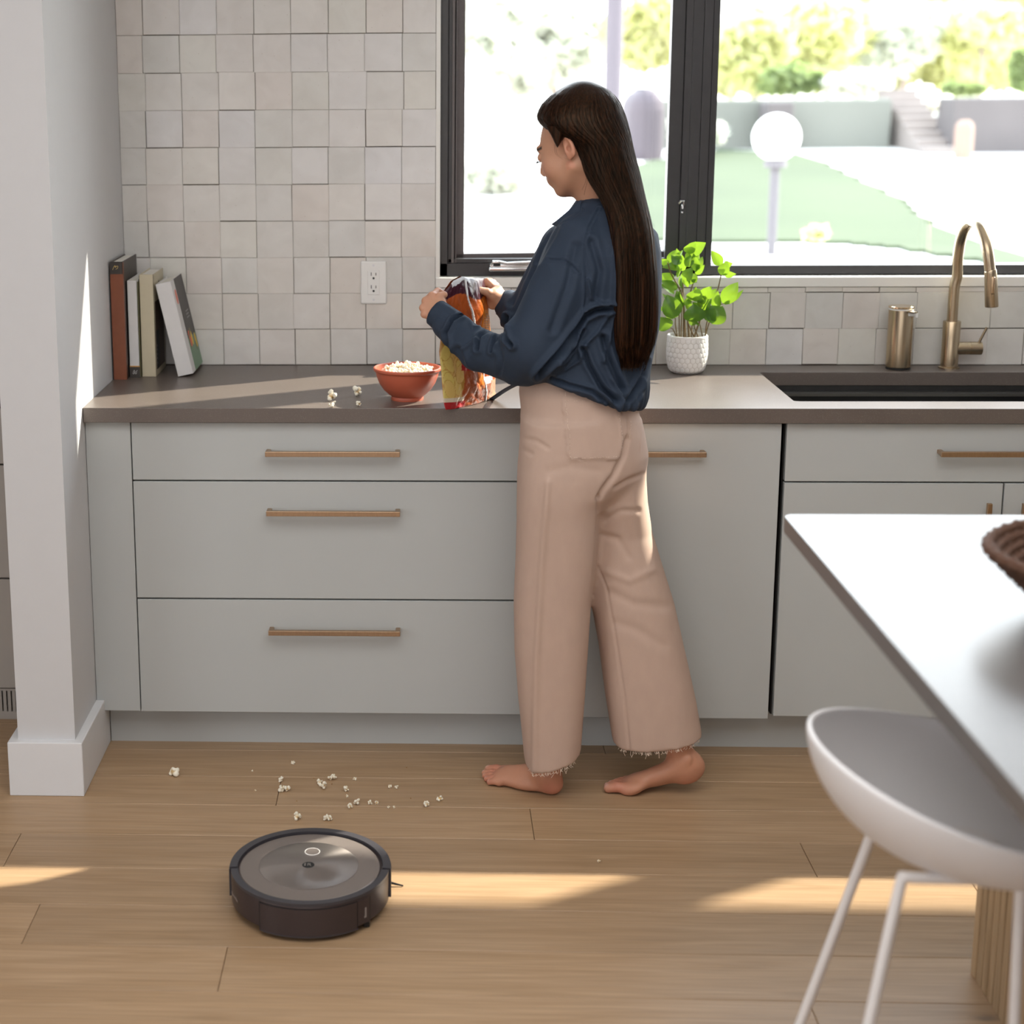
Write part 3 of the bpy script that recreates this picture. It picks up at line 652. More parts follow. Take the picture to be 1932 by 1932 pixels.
def dell(G, c, r, R=None):
    X, Y, Z = G[0]-c[0], G[1]-c[1], G[2]-c[2]
    if R is not None:
        R = np.array(R); X, Y, Z = (R[0, 0]*X+R[1, 0]*Y+R[2, 0]*Z), (R[0, 1]*X+R[1, 1]*Y+R[2, 1]*Z), (R[0, 2]*X+R[1, 2]*Y+R[2, 2]*Z)
    k0 = np.sqrt((X/r[0])**2+(Y/r[1])**2+(Z/r[2])**2); k1 = np.sqrt((X/r[0]**2)**2+(Y/r[1]**2)**2+(Z/r[2]**2)**2)+1e-9
    return k0*(k0-1)/k1
def quads_obj(name, V, F, m, parent=None, smooth=True, colors=None, kind=None):
    me = bpy.data.meshes.new(name); off = np.zeros(3)
    q = parent
    while q is not None: off += np.array(q.location); q = q.parent
    V = np.asarray(V, float)-off
    me.vertices.add(len(V)); me.vertices.foreach_set('co', V.astype(np.float32).ravel())
    F = np.asarray(F); n = F.shape[1]
    me.loops.add(len(F)*n); me.loops.foreach_set('vertex_index', F.astype(np.int32).ravel())
    me.polygons.add(len(F)); me.polygons.foreach_set('loop_start', (np.arange(len(F))*n).astype(np.int32))
    me.update(calc_edges=True); me.validate()
    if colors is not None:
        at = me.color_attributes.new('Col', 'FLOAT_COLOR', 'POINT'); at.data.foreach_set('color', np.concatenate([colors, np.ones((len(colors), 1))], 1).astype(np.float32).ravel())
    return link(name, me, m, parent, kind, smooth)
def vnormals(V, F):
    a = V[F[:, 2]]-V[F[:, 0]]; c = V[F[:, 3]]-V[F[:, 1]]; fn = np.cross(a, c); n = np.zeros_like(V)
    for k in range(4): np.add.at(n, F[:, k], fn)
    return n/(np.linalg.norm(n, axis=1)[:, None]+1e-12)
def relax(V, F, it=2, lam=0.5):
    for _ in range(it):
        s = np.zeros_like(V); c = np.zeros(len(V))
        for k in range(4):
            a = F[:, k]; b_ = F[:, (k+1) % 4]
            np.add.at(s, a, V[b_]); np.add.at(c, a, 1); np.add.at(s, b_, V[a]); np.add.at(c, b_, 1)
        V = V+(s/c[:, None]-V)*lam
    return V
def colmat(name, rough=0.5, spec=0.5, bump=0.0, bscale=300, sheen=0.0, coat=0.0, sss=0.0, var=0.0, vscale=40, bdist=0.001):
    m = mat(name, (0.5, 0.5, 0.5), rough, spec=spec, bump=bump, bscale=bscale, sheen=sheen, coat=coat, sss=sss, bdist=bdist)
    t = m.node_tree; b = t.nodes['Principled BSDF']; vc = N(t, 'ShaderNodeVertexColor'); vc.layer_name = 'Col'
    out = vc.outputs['Color']
    if var:
        g = N(t, 'ShaderNodeNewGeometry'); n = N(t, 'ShaderNodeTexNoise'); n.inputs['Scale'].default_value = vscale; n.inputs['Detail'].default_value = 4
        t.links.new(g.outputs['Position'], n.inputs['Vector']); mr = N(t, 'ShaderNodeMapRange'); mr.inputs['To Min'].default_value = 1-var; mr.inputs['To Max'].default_value = 1+var
        t.links.new(n.outputs['Fac'], mr.inputs[0]); hs = N(t, 'ShaderNodeHueSaturation'); t.links.new(out, hs.inputs['Color']); t.links.new(mr.outputs[0], hs.inputs['Value']); out = hs.outputs[0]
    t.links.new(out, b.inputs['Base Color']); return m

# ================================================================= POPCORN
M['popcorn'] = colmat('popped_corn', 0.7, sss=0.0)
M['hull'] = mat('popcorn_hull', (0.35, 0.17, 0.05), 0.5, var=0.3, vscale=400)
pop_me = []
for s in range(6):
    r_ = random.Random(40+s); h = 0.0011; G = grid((-0.014,)*3, (0.014,)*3, h)
    d = dell(G, (0, 0, 0), (0.004, 0.004, 0.0035))
    for k in range(8+s % 3):
        v = Vector((r_.uniform(-1, 1), r_.uniform(-1, 1), r_.uniform(-0.8, 1))).normalized()*r_.uniform(0.0045, 0.0075); rr = r_.uniform(0.0024, 0.0042)
        d = smin(d, dell(G, tuple(v), (rr, rr*r_.uniform(0.7, 1.1), rr)), 0.0012)
    d = d+0.0004*np.sin(G[0]*1900)*np.sin(G[1]*1700)*np.sin(G[2]*1800)
    V, F = snet(d, (-0.014,)*3, h); V[:, 2] -= V[:, 2].min()
    rad = np.linalg.norm(V-[0, 0, 0.008], axis=1); t = np.clip((rad-0.0030)/0.003, 0, 1)[:, None]
    nz = np.clip(0.5+0.5*np.sin(V[:, :1]*600+s)*np.cos(V[:, 1:2]*500), 0, 1)
    c = (1-t)*np.array([0.74, 0.46, 0.12])+t*np.array([0.87, 0.82, 0.68]); c = c*(1-0.25*nz*(1-t))
    o = quads_obj('popcorn', V, F, M['popcorn'], colors=c); pop_me.append(o.data); bpy.data.objects.remove(o)
rpop = random.Random(5)
def pop_at(loc, size, label, group, mi=None, m=None):
    me = pop_me[rpop.randrange(6) if mi is None else mi]
    o = bpy.data.objects.new('popcorn', me); COL.objects.link(o); o.location = loc
    o.rotation_euler = (0, 0, rpop.uniform(0, 6.28)); o.scale = (size/0.02,)*3
    o['label'] = label; o['category'] = 'popcorn'
    if group: o['group'] = group
    return o
# floor pieces: pixel, size in the photograph's pixels, what sets it apart
fp = [((328, 1464), 17, 'biggest popped corn on the floor, alone near the white wall stub'), ((553, 1442), 7, 'small popcorn nearest the toe-kick board'),
 ((529, 1475), 9, 'popcorn just behind the flat cracked one left of the plank joint'), ((531, 1493), 12, 'left half of the flat golden popcorn pair on the plank joint'), ((541, 1493), 11, 'right half of the flat golden popcorn pair on the plank joint'),
 ((603, 1481), 9, 'browned popcorn next to the round white one in the middle'), ((610, 1488), 11, 'round white popcorn in the middle of the scatter'), ((624, 1472), 9, 'left lobe of the white popcorn lying on the plank seam'), ((630, 1470), 9, 'upper lobe of the white popcorn lying on the plank seam'),
 ((669, 1472), 6, 'small tan popcorn on the plank seam right of the middle'), ((654, 1493), 9, 'flat white popcorn below the plank seam'), ((654, 1505), 5, 'tiny crumb just below the flat white popcorn'), ((736, 1487), 6, 'left one of the pale crumb pair between robot and feet'),
 ((748, 1488), 6, 'right one of the pale crumb pair between robot and feet'), ((830, 1511), 9, 'popcorn on the floor closest to the woman\'s toes'), ((805, 1522), 9, 'white popcorn left of the one closest to the toes'), ((673, 1518), 10, 'brown-based popcorn right of centre in the scatter'),
 ((661, 1525), 8, 'golden flake below the brown-based popcorn'), ((699, 1518), 7, 'yellowish popcorn right of the brown-based one'), ((711, 1518), 6, 'faint tan crumb right of the yellowish popcorn'), ((561, 1547), 11, 'popcorn nearest the robot vacuum on its left'), ((614, 1547), 9, 'left one of the touching popcorn pair behind the robot vacuum'),
 ((623, 1548), 8, 'right one of the touching popcorn pair behind the robot vacuum'), ((744, 1525), 4, 'right tiny crumb on the second plank seam'), ((733, 1525), 4, 'left tiny crumb on the second plank seam'), ((1130, 1627), 4, 'lone white crumb in front of the woman\'s feet'), ((476, 1456), 3, 'speck of popcorn between the wall stub and the scatter'), ((482, 1493), 3, 'speck of popcorn left of the plank joint')]
for (u, v), s, lab in fp:
    q = P(u, v, z=0.0); pop_at((q[0], q[1], 0.0), s/720.0*1.4, lab, 'popcorn scattered on the floor')
for (u, v) in ((560, 1512), (592, 1469), (626, 1480), (767, 1449), (775, 1507)):
    q = P(u, v, z=0.0); o = pop_at((q[0], q[1], 0.0), 0.0035, 'brown corn hull crumb lying among the floor popcorn', 'brown hull crumbs'); o.name = 'corn_hull'; o.data = o.data.copy(); o.data.materials[0] = M['hull']
for (u, v), s, lab in (((626, 756), 18, 'left of the two large popcorns on the worktop'), ((676, 747), 19, 'right of the two large popcorns on the worktop, nearer the bowl'), ((625, 769), 10, 'small popcorn at the front edge of the worktop'), ((677, 766), 10, 'small popcorn in the shade below the larger right one'), ((631, 761), 5, 'crumb between the left large and small popcorn on the worktop')):
    q = P(u, v, z=ZC); pop_at((q[0], q[1], ZC), s/765.0*1.3, lab, 'popcorn on the worktop')

# ================================================================= BOWL
M['terracotta'] = mat('terracotta_plastic', (0.46, 0.105, 0.055), 0.42, var=0.04, vscale=12, bump=0.04, bscale=400)
BX, BY = 0.689, 0.096
bw = thing('bowl', 'terracotta bowl of popcorn standing left of the snack bag', 'bowl', (BX, BY, ZC))
prof = [(0.0, 0.002), (0.036, 0.002), (0.037, 0.0), (0.0405, 0.0), (0.0415, 0.004), (0.040, 0.009), (0.046, 0.013), (0.060, 0.026), (0.071, 0.043), (0.0775, 0.060), (0.080, 0.072), (0.0835, 0.0735), (0.0858, 0.0765), (0.0862, 0.0795), (0.0848, 0.082), (0.0820, 0.0828), (0.0785, 0.081), (0.0765, 0.074), (0.0735, 0.058), (0.066, 0.040), (0.054, 0.024), (0.040, 0.014), (0.0, 0.010)]
b = MB(); b.lathe([(r, z+ZC) for r, z in prof], (BX, BY, 0), 72, cap=False); b.build('body', M['terracotta'], bw, smooth=True)
rb = random.Random(9); n = 0; placed = []
while n < 70:
    a = rb.uniform(0, 2*PI); r = 0.0605*math.sqrt(rb.random()); zz = 0.0685+0.014*(1-(r/0.072)**2)+rb.uniform(-0.004, 0.003)
    if r > 0.05: zz = min(max(zz, 0.0685), 0.073)
    q = (BX+r*math.cos(a), BY+r*math.sin(a), ZC+zz)
    if any((q[0]-p[0])**2+(q[1]-p[1])**2+(q[2]-p[2])**2 < 0.0115**2 for p in placed) and rb.random() < 0.97: continue
    placed.append(q); n += 1
    pop_at((q[0], q[1], q[2]-0.009), rb.uniform(0.019, 0.026), 'popped corn piled up in the terracotta bowl', 'popcorn in the bowl')
b = MB(); b.lathe([(0.0, 0.058), (0.072, 0.057), (0.070, 0.05), (0.0, 0.048)], (BX, BY, ZC), 40, cap=False)
hb = b.build('popcorn_bed', M['popcorn'], bw, smooth=True); at = hb.data.color_attributes.new('Col', 'FLOAT_COLOR', 'POINT')
for d_ in at.data: d_.color = (0.6, 0.5, 0.3, 1)
hb['kind'] = 'stuff'

# ================================================================= SOAP DISPENSER, TAP
DX, DY = 2.043, 0.548
sd = thing('soap_dispenser', 'brass cylindrical soap dispenser between plant and tap', 'soap dispenser', (DX, DY, ZC))
M['brassv'] = mat('brushed_brass_upright', (0.50, 0.40, 0.275), 0.27, 1.0, var=0.06, vscale=50, stretch=(1, 1, 0.05), bump=0.03, bscale=300)
b = MB(); b.lathe([(0.0318, 0.006), (0.0335, 0.0075), (0.0335, 0.163), (0.033, 0.165)], (DX, DY, ZC), 64); b.build('body', M['brassv'], sd, smooth=True)
b = MB(); b.lathe([(0.031, 0.0), (0.033, 0.001), (0.033, 0.006)], (DX, DY, ZC), 48); b.build('base_ring', M['slot'], sd, smooth=True)
b = MB(); b.lathe([(0.0325, 0.165), (0.0325, 0.1695)], (DX, DY, ZC), 48); b.box((DX+0.008, DY-0.033, ZC+0.150), (DX+0.030, DY-0.018, ZC+0.165), 0.004, 3); b.build('white_collar', M['white_plastic'], sd, smooth=True)
b = MB(); b.lathe([(0.0335, 0.1695), (0.0345, 0.1705), (0.0345, 0.1745), (0.0335, 0.1755)], (DX, DY, ZC), 48)
b.build('lid', mat('polished_brass', (0.85, 0.70, 0.50), 0.12, 1.0, var=0.02), sd, smooth=True)
b = MB(); b.box((DX+0.006, DY-0.050, ZC+0.160), (DX+0.024, DY-0.015, ZC+0.1655), 0.0025, 2, rot=Matrix.Rotation(math.radians(40), 3, 'Z')); b.build('spout', M['brassv'], sd, smooth=True)
b = MB(); b.tube([(DX+0.030, DY-0.040, ZC+0.149), (DX+0.030, DY-0.040, ZC+0.160)], 0.004, 12); b.build('nozzle', M['white_plastic'], sd)

TX, TY = 2.187, 0.562
tp_ = thing('kitchen_tap', 'tall brushed brass gooseneck tap standing behind the sink', 'tap', (TX, TY, ZC))
b = MB(); b.lathe([(0.0285, 0), (0.0285, 0.003), (0.0265, 0.0045), (0.0235, 0.0055), (0.0235, 0.130), (0.0225, 0.1315), (0.017, 0.1315)], (TX, TY, ZC), 56); b.build('base', M['brassv'], tp_, smooth=True)
tipx, tipy = 2.252, 0.395
def tp(u, v, y): return P(u, v, y=y)
path = [(TX, TY, ZC+0.128), (TX, TY, ZC+0.22)]+[tp(1806, 520, 0.560), tp(1807, 490, 0.556), tp(1812, 455, 0.545), tp(1821, 430, 0.52), tp(1833, 419, 0.49), tp(1846, 427, 0.455), tp(1857, 448, 0.425), tp(1864, 478, 0.405), tp(1868, 510, 0.40)]
b = MB(); b.tube(bez(path, 8), 0.0142, 28); b.build('spout', M['brassv'], tp_, smooth=True)
b = MB(); b.tube([tp(1868, 509, 0.40), tp(1868.5, 511, 0.40), tp(1869, 515, 0.40), tp(1871, 577, 0.40), tp(1871, 579, 0.40)], [0.0142, 0.0155, 0.0158, 0.0172, 0.0165], 28); sh = b.build('spray_head', M['brassv'], tp_, smooth=True)
q0, q1 = tp(1874.5, 522, 0.383), tp(1875, 555, 0.381)
b = MB(); b.box((q0[0]-0.0045, q1[1]-0.003, q1[2]), (q0[0]+0.0045, q1[1]+0.004, q0[2]), 0.003, 3); b.build('button', M['brass'], sh, smooth=True)
hz = P(1810, 657, y=TY)[2]
b = MB(); b.tube([(TX+0.015, TY, hz), (TX+0.052, TY, hz)], 0.0178, 32); b.tube([(TX+0.0535, TY, hz), (TX+0.084, TY, hz)], 0.0182, 32); b.tube([(TX+0.05, TY, hz), (TX+0.055, TY, hz)], 0.0165, 32)
hv = b.build('valve', M['brassv'], tp_, smooth=True)
b = MB(); l0 = np.array([TX+0.075, TY-0.002, hz+0.012]); l1 = P(1862, 618, y=TY-0.01); b.tube([l0, l1], 0.0035, 14); b.build('lever', M['brassv'], hv, smooth=True)
# ================================================================= ROBOT VACUUM
RX, RY_ = 0.492, -0.775
rv = thing('robot_vacuum', 'round dark brown robot vacuum on the oak floor in the strip of sun', 'robot vacuum', (RX, RY_, 0.0))
M['rv_side'] = mat('vacuum_side_plastic', (0.06, 0.045, 0.046), 0.34, 0.35, var=0.06, vscale=300)
M['rv_rim'] = mat('vacuum_rim_plastic', (0.055, 0.052, 0.06), 0.38, 0.2, var=0.05)
M['rv_top'] = mat('vacuum_top_metallic', (0.26, 0.22, 0.20), 0.40, 0.5, var=0.04, vscale=500)
M['rv_black'] = mat('vacuum_black', (0.008, 0.008, 0.009), 0.5, var=0.1)
def radial_brushed(name, col, cx, cy):
    m, t, b = nodemat(name); L = t.links
    b.inputs['Base Color'].default_value = (*col, 1); b.inputs['Metallic'].default_value = 0.9; b.inputs['Roughness'].default_value = 0.33
    b.inputs['Anisotropic'].default_value = 0.9
    g = N(t, 'ShaderNodeNewGeometry'); sb_ = N(t, 'ShaderNodeVectorMath', operation='SUBTRACT'); L.new(g.outputs['Position'], sb_.inputs[0]); sb_.inputs[1].default_value = (cx, cy, 0)
    cr_ = N(t, 'ShaderNodeVectorMath', operation='CROSS_PRODUCT'); L.new(sb_.outputs[0], cr_.inputs[0]); cr_.inputs[1].default_value = (0, 0, 1)
    nm = N(t, 'ShaderNodeVectorMath', operation='NORMALIZE'); L.new(cr_.outputs[0], nm.inputs[0]); L.new(nm.outputs[0], b.inputs['Tangent'])
    ln = N(t, 'ShaderNodeVectorMath', operation='LENGTH'); L.new(sb_.outputs[0], ln.inputs[0])
    n = N(t, 'ShaderNodeTexNoise', noise_dimensions='1D'); n.inputs['Scale'].default_value = 900; L.new(ln.outputs['Value'], n.inputs['W'])
    bp = N(t, 'ShaderNodeBump'); bp.inputs['Strength'].default_value = 0.12; bp.inputs['Distance'].default_value = 0.0003
    L.new(n.outputs['Fac'], bp.inputs['Height']); L.new(bp.outputs[0], b.inputs['Normal'])
    return m
def arc(b, r0, r1, a0, a1, z0, z1, seg=40, cx=RX, cy=RY_):
    """solid ring sector; angles in degrees measured from the side facing the camera, positive to the right"""
    V = []; F = []
    for k in range(seg+1):
        a = math.radians(a0+(a1-a0)*k/seg); s_, c_ = math.sin(a), -math.cos(a)
        for r, z in ((r0, z0), (r1, z0), (r1, z1), (r0, z1)): V.append((cx+r*s_, cy+r*c_, z))
    for k in range(seg):
        for q in range(4): F.append((k*4+q, k*4+(q+1) % 4, k*4+4+(q+1) % 4, k*4+4+q))
    F += [(0, 1, 2, 3), tuple(seg*4+q for q in (3, 2, 1, 0))]
    b.poly(V, F); return b
b = MB(); b.lathe([(0.150, 0.008), (0.160, 0.014), (0.1655, 0.018), (0.1665, 0.074), (0.165, 0.078), (0.148, 0.0785), (0.147, 0.072), (0.0, 0.072)], (RX, RY_, 0), 96, cap=False); b.build('body', M['rv_side'], rv, smooth=True)
b = MB(); b.lathe([(0.0, 0.0085), (0.150, 0.0085), (0.158, 0.0155), (0.1635, 0.018)], (RX, RY_, 0), 96, cap=False); b.build('underside', M['rv_black'], rv, smooth=True)
# rim on the rear half (towards the camera) and bumper on the front half
b = MB(); arc(b, 0.1515, 0.1665, -83, 84, 0.0775, 0.0840, 70); b.build('rim', M['rv_rim'], rv, smooth=True)
b = MB(); arc(b, 0.1525, 0.1690, 85.5, 275.5, 0.072, 0.0855, 90); arc(b, 0.1655, 0.1705, 85.5, 275.5, 0.020, 0.080, 90); b.build('bumper', M['rv_rim'], rv, smooth=True)
b = MB(); b.lathe([(0.147, 0.072), (0.1525, 0.0738)], (RX, RY_, 0), 96, cap=False); b.build('rim_groove', M['rv_black'], rv)
b = MB(); b.lathe([(0.0, 0.0825), (0.106, 0.0825), (0.1065, 0.0825), (0.1462, 0.0812), (0.1482, 0.0795), (0.1482, 0.073)], (RX-0.001, RY_, 0), 128, cap=False); b.build('top_plate', M['rv_top'], rv, smooth=True)
b = MB(); b.lathe([(0.0, 0.0838), (0.1035, 0.0836), (0.1045, 0.0830), (0.1046, 0.0824)], (RX-0.003, RY_, 0), 128, cap=False); b.build('centre_disc', radial_brushed('radial_brushed_bronze', (0.36, 0.32, 0.30), RX-0.003, RY_), rv, smooth=True)
bc = (RX+0.0005, RY_+0.060)
b = MB(); V = []
b.lathe([(0.0152, 0.0837), (0.0152, 0.0842), (0.0163, 0.0842), (0.0163, 0.0837)], (bc[0], bc[1], 0), 56, cap=False)
b.build('button_ring', mat('light_ring', (0.8, 0.78, 0.75), 0.4, emit=0.4, var=0.01), rv)
b = MB(); b.lathe([(0.0, 0.0841), (0.0150, 0.0841), (0.0150, 0.0837)], (bc[0], bc[1], 0), 56, cap=False); b.build('button', M['rv_top'], rv)
b = MB(); b.lathe([(0.0, 0.0843), (0.0128, 0.0842), (0.0130, 0.0837)], (RX-0.004, RY_, 0), 48, cap=False); b.build('badge', M['rv_black'], rv, smooth=True)
lg = mat('badge_logo_metal', (0.35, 0.32, 0.30), 0.35, 0.5, var=0.03)
me = text_mesh('R', 0.0165, 0.00015); me.materials.clear(); lo_ = link('logo', me, lg, rv); lo_.location = (-0.0022, 0.0, 0.0845)
b = MB(); b.lathe([(0.0, 0.0847), (0.0019, 0.0847), (0.0019, 0.0843)], (RX-0.0110, RY_+0.0048, 0), 16, cap=False); b.box((RX-0.0125, RY_-0.005, 0.0843), (RX-0.0095, RY_+0.0015, 0.0847)); b.build('logo', lg, rv)
# dust bin with its seams and latch
b = MB(); arc(b, 0.160, 0.1685, -33.5, 38, 0.0135, 0.0715, 44); b.build('dust_bin', M['rv_side'], rv, smooth=True)
b = MB(); arc(b, 0.160, 0.1672, -34.6, -33.6, 0.012, 0.074, 2); arc(b, 0.160, 0.1670, -34.0, 38.5, 0.0715, 0.0735, 40); arc(b, 0.16, 0.1672, 38.0, 38.8, 0.014, 0.0720, 2); arc(b, 0.16, 0.1670, 50, 50.8, 0.018, 0.0715, 2); b.build('bin_seam', M['rv_black'], rv)
b = MB(); arc(b, 0.160, 0.1678, 38.8, 49.8, 0.0175, 0.0722, 12); lt = b.build('bin_latch', M['rv_side'], rv, smooth=True)
b = MB(); arc(b, 0.160, 0.1682, 45.2, 46.6, 0.034, 0.052, 3); arc(b, 0.16, 0.1682, 44.6, 46.6, 0.030, 0.034, 3); b.build('latch_icon', mat('icon_grey', (0.32, 0.30, 0.29), 0.4, 0.3, var=0.03), lt)
b = MB(); arc(b, 0.155, 0.1688, -34, 39, 0.0105, 0.0135, 44); b.build('bin_lip', M['rv_rim'], rv, smooth=True)
# small lettering on the left flank
tm = text_mesh('Roomba', 0.012, 0.0002); tm.materials.clear()
a = math.radians(-66); lt_ = link('lettering', tm, lg, rv)
lt_.matrix_local = Matrix.Translation((0.1672*math.sin(a), -0.1672*math.cos(a), 0.045)) @ Matrix.Rotation(a, 4, 'Z') @ Matrix.Rotation(PI/2, 4, 'X')
# side brush and wheels
b = MB()
for a in (-5, 118, 236):
    a = math.radians(a); p0 = Vector((RX+0.135, RY_+0.075, 0.008)); dv = Vector((math.cos(a), math.sin(a), 0))
    b.tube([p0, p0+dv*0.03, p0+dv*0.06+Vector((0, 0, -0.006))], [0.0035, 0.003, 0.0015], 6)
b.build('side_brush', M['rv_black'], rv)
for sx in (-1, 1):
    b = MB(); b.tube([(RX+sx*0.105-0.012, RY_-0.03, 0.0155+0.02), (RX+sx*0.105+0.012, RY_-0.03, 0.0155+0.02)], 0.0355, 24); b.build('wheel', M['rv_black'], rv, smooth=True)
b = MB(); b.box((RX+0.115, RY_-0.105, 0.0), (RX+0.128, RY_-0.085, 0.012), 0.002); b.build('caster', M['rv_black'], rv)

# ================================================================= ISLAND
il = thing('island_worktop', 'large dark stone island top in the right foreground', 'worktop', (2.2, -2.0, ZC))
b = MB(); b.prism(rrect(1.383, 3.4, -3.1, -1.013, 0.022, 6), 'z', ZC-0.03, ZC); o = b.build('slab', M['island'], il, smooth=False)
bv = o.modifiers.new('b', 'BEVEL'); bv.width = 0.0015; bv.segments = 2; bv.limit_method = 'ANGLE'; bv.angle_limit = math.radians(60)
ib = thing('island_cabinet', 'oak slatted island base standing under the dark stone top', 'island base', (2.5, -2.0, 0))
b = MB(); b.box((1.797, -3.0, 0.0), (3.3, -1.03, ZC-0.031)); b.build('carcass', M['slat'], ib)
for k in range(66):
    y1 = -1.017-0.030*k
    b = MB(); b.box((1.785, y1-0.0235, 0.0), (1.798, y1, ZC-0.032), 0.0015); b.build('slat', M['slat'], ib)
for k in range(50):
    x0 = 1.7855+0.03*k
    b = MB(); b.box((x0, -1.031, 0.0), (x0+0.0235, -1.0175, ZC-0.032), 0.0015); b.build('slat', M['slat'], ib)

# ================================================================= BASKET WITH NAPKINS
M['rope'] = mat('brown_rope', (0.085, 0.036, 0.018), 0.75, var=0.45, vscale=160, bump=0.5, bscale=350)
KX, KY = 1.835, -1.60
bk = thing('basket', 'oval brown rope basket on the island top', 'basket', (KX, KY, ZC))
def rope_ring(b, rx, ry, z, r, tw=60, tiltx=0.0):
    V = []; F = []; n = 150; m_ = 7
    for i in range(n):
        t = 2*PI*i/n; cx_, cy_ = rx*math.cos(t), ry*math.sin(t); nx_, ny_ = cx_/rx**2, cy_/ry**2; l = math.hypot(nx_, ny_); nx_ /= l; ny_ /= l
        zz = z+0.018*max(0, math.cos(t))**2*0+tiltx*cx_
        for k in range(m_):
            a = 2*PI*k/m_; rr = r*(1+0.26*math.sin(2*a+1.6*tw*t)); V.append((KX+cx_+nx_*rr*math.cos(a), KY+cy_+ny_*rr*math.cos(a), ZC+zz+rr*math.sin(a)))
    for i in range(n):
        i2 = (i+1) % n
        for k in range(m_): F.append((i*m_+k, i*m_+(k+1) % m_, i2*m_+(k+1) % m_, i2*m_+k))
    b.poly(V, F)
for k in range(9):
    t = k/8; rx = 0.175+0.105*t**0.8; ry = 0.115+0.105*t**0.8; z = 0.0095+0.0108*k
    b = MB(); rope_ring(b, rx, ry, z, 0.0082 if k < 8 else 0.0088, 55+k); b.build('coil', M['rope'], bk, smooth=True)
b = MB(); V = [(KX+0.172*math.cos(2*PI*k/48), KY+0.112*math.sin(2*PI*k/48), ZC+0.003) for k in range(48)]; V2 = [(x, y, z+0.006) for x, y, z in V]
b.poly(V+V2, [tuple(range(48))[::-1], tuple(range(48, 96))]+[(k, (k+1) % 48, 48+(k+1) % 48, 48+k) for k in range(48)]); b.build('bottom', M['rope'], bk)
b = MB(); q = P(1884, 988, y=KY+0.20)
b.tube(bez([(KX-0.12, KY+0.195, ZC+0.098), (KX-0.10, KY+0.203, ZC+0.108), (KX, KY+0.222, ZC+0.112), (KX+0.10, KY+0.203, ZC+0.108), (KX+0.12, KY+0.195, ZC+0.098)], 6), 0.006, 8); b.build('carry_loop', M['rope'], bk, smooth=True)
M['linen'] = mat('sage_linen', (0.42, 0.42, 0.33), 0.9, var=0.1, vscale=400, bump=0.5, bscale=900)
M['linen2'] = mat('white_linen', (0.62, 0.61, 0.58), 0.9, var=0.06, vscale=400, bump=0.5, bscale=900)
def cloth(name, c, lx, ly, rz, m, label, th=0.004, fold=0.012, tilt=0.0):
    n = 22; V = []; F = []
    for i in range(n+1):
        for j in range(n+1):
            s_, t_ = i/n-0.5, j/n-0.5
            z = 0.010*math.sin(6*s_+2*t_)+0.006*math.cos(9*t_+s_)+fold*(1-min(1, abs(s_+0.5)*9))**2+tilt*s_
            x, y = s_*lx, t_*ly; V.append((c[0]+x*math.cos(rz)-y*math.sin(rz), c[1]+x*math.sin(rz)+y*math.cos(rz), c[2]+z))
    for i in range(n):
        for j in range(n): F.append((i*(n+1)+j, (i+1)*(n+1)+j, (i+1)*(n+1)+j+1, i*(n+1)+j+1))
    o = meshobj(name, V, F, m, smooth=True); s_ = o.modifiers.new('s', 'SOLIDIFY'); s_.thickness = th; s_.offset = -1
    return tag(o, label, 'napkin', 'linen napkins in the basket')
cloth('napkin', (KX-0.02, KY-0.03, ZC+0.058), 0.30, 0.20, 0.25, M['linen2'], 'white linen napkin lying lowest in the rope basket', 0.01)
cloth('napkin', (KX+0.015, KY+0.03, ZC+0.074), 0.25, 0.18, -0.45, M['linen'], 'sage green folded napkin on top in the rope basket', 0.006, 0.02, 0.05)

# ================================================================= STOOL
M['shell'] = mat('white_shell_plastic', (0.80, 0.79, 0.80), 0.42, var=0.01)
M['stool_metal'] = mat('white_powder_coat', (0.80, 0.77, 0.76), 0.4, var=0.01)
SX, SY = 1.515, -1.70
st = thing('bar_stool', 'white shell bar stool with tube legs tucked under the island', 'stool', (SX, SY, 0))
def shell_pt(th, t):
    """th around (pi = back, towards -x), t from centre 0 to rim 1"""
    bk_ = 0.5-0.5*math.cos(th)          # 0 front .. 1 back
    bk_ = bk_**1.5
    rx = 0.235; ry = 0.235
    zr = 0.685+0.085*bk_**1.3; z0 = 0.588
    e = 0.30+0.0*bk_
    prof = (1-(1-t**2.0)**0.62)
    rr = t**0.86 if t > 0 else 0
    rr = math.sin(t*PI/2)**0.92
    prof = 1-math.cos(t*PI/2)**1.05
    x = rx*math.cos(th)*rr; y = ry*math.sin(th)*rr
    return (SX+x, SY+y, z0+(zr-z0)*prof)
n, m_ = 88, 22; V = []; F = []
for i in range(n):
    th = 2*PI*i/n
    for j in range(m_+1): V.append(shell_pt(th, (j+0.02)/(m_+0.02)))
for i in range(n):
    i2 = (i+1) % n
    for j in range(m_): F.append((i*(m_+1)+j, i2*(m_+1)+j, i2*(m_+1)+j+1, i*(m_+1)+j+1))
F.append(tuple(i*(m_+1) for i in range(n))[::-1])
o = meshobj('shell', [(x-SX, y-SY, z) for x, y, z in V], F, M['shell'], st, smooth=True)
sm = o.modifiers.new('s', 'SOLIDIFY'); sm.thickness = 0.009; sm.offset = -1
bv = o.modifiers.new('b', 'BEVEL'); bv.width = 0.004; bv.segments = 3; bv.limit_method = 'ANGLE'; bv.angle_limit = math.radians(50)
def ray_to(u, v, y, top, zf=0.008):
    q = P(u, v, y=y); top = np.array(top); d = q-top; return top+d*((zf-top[2])/d[2])
YN, YFr = -1.845, -1.58
tA = P(1640, 1585, y=YFr); tB = P(1697, 1672, y=YN)
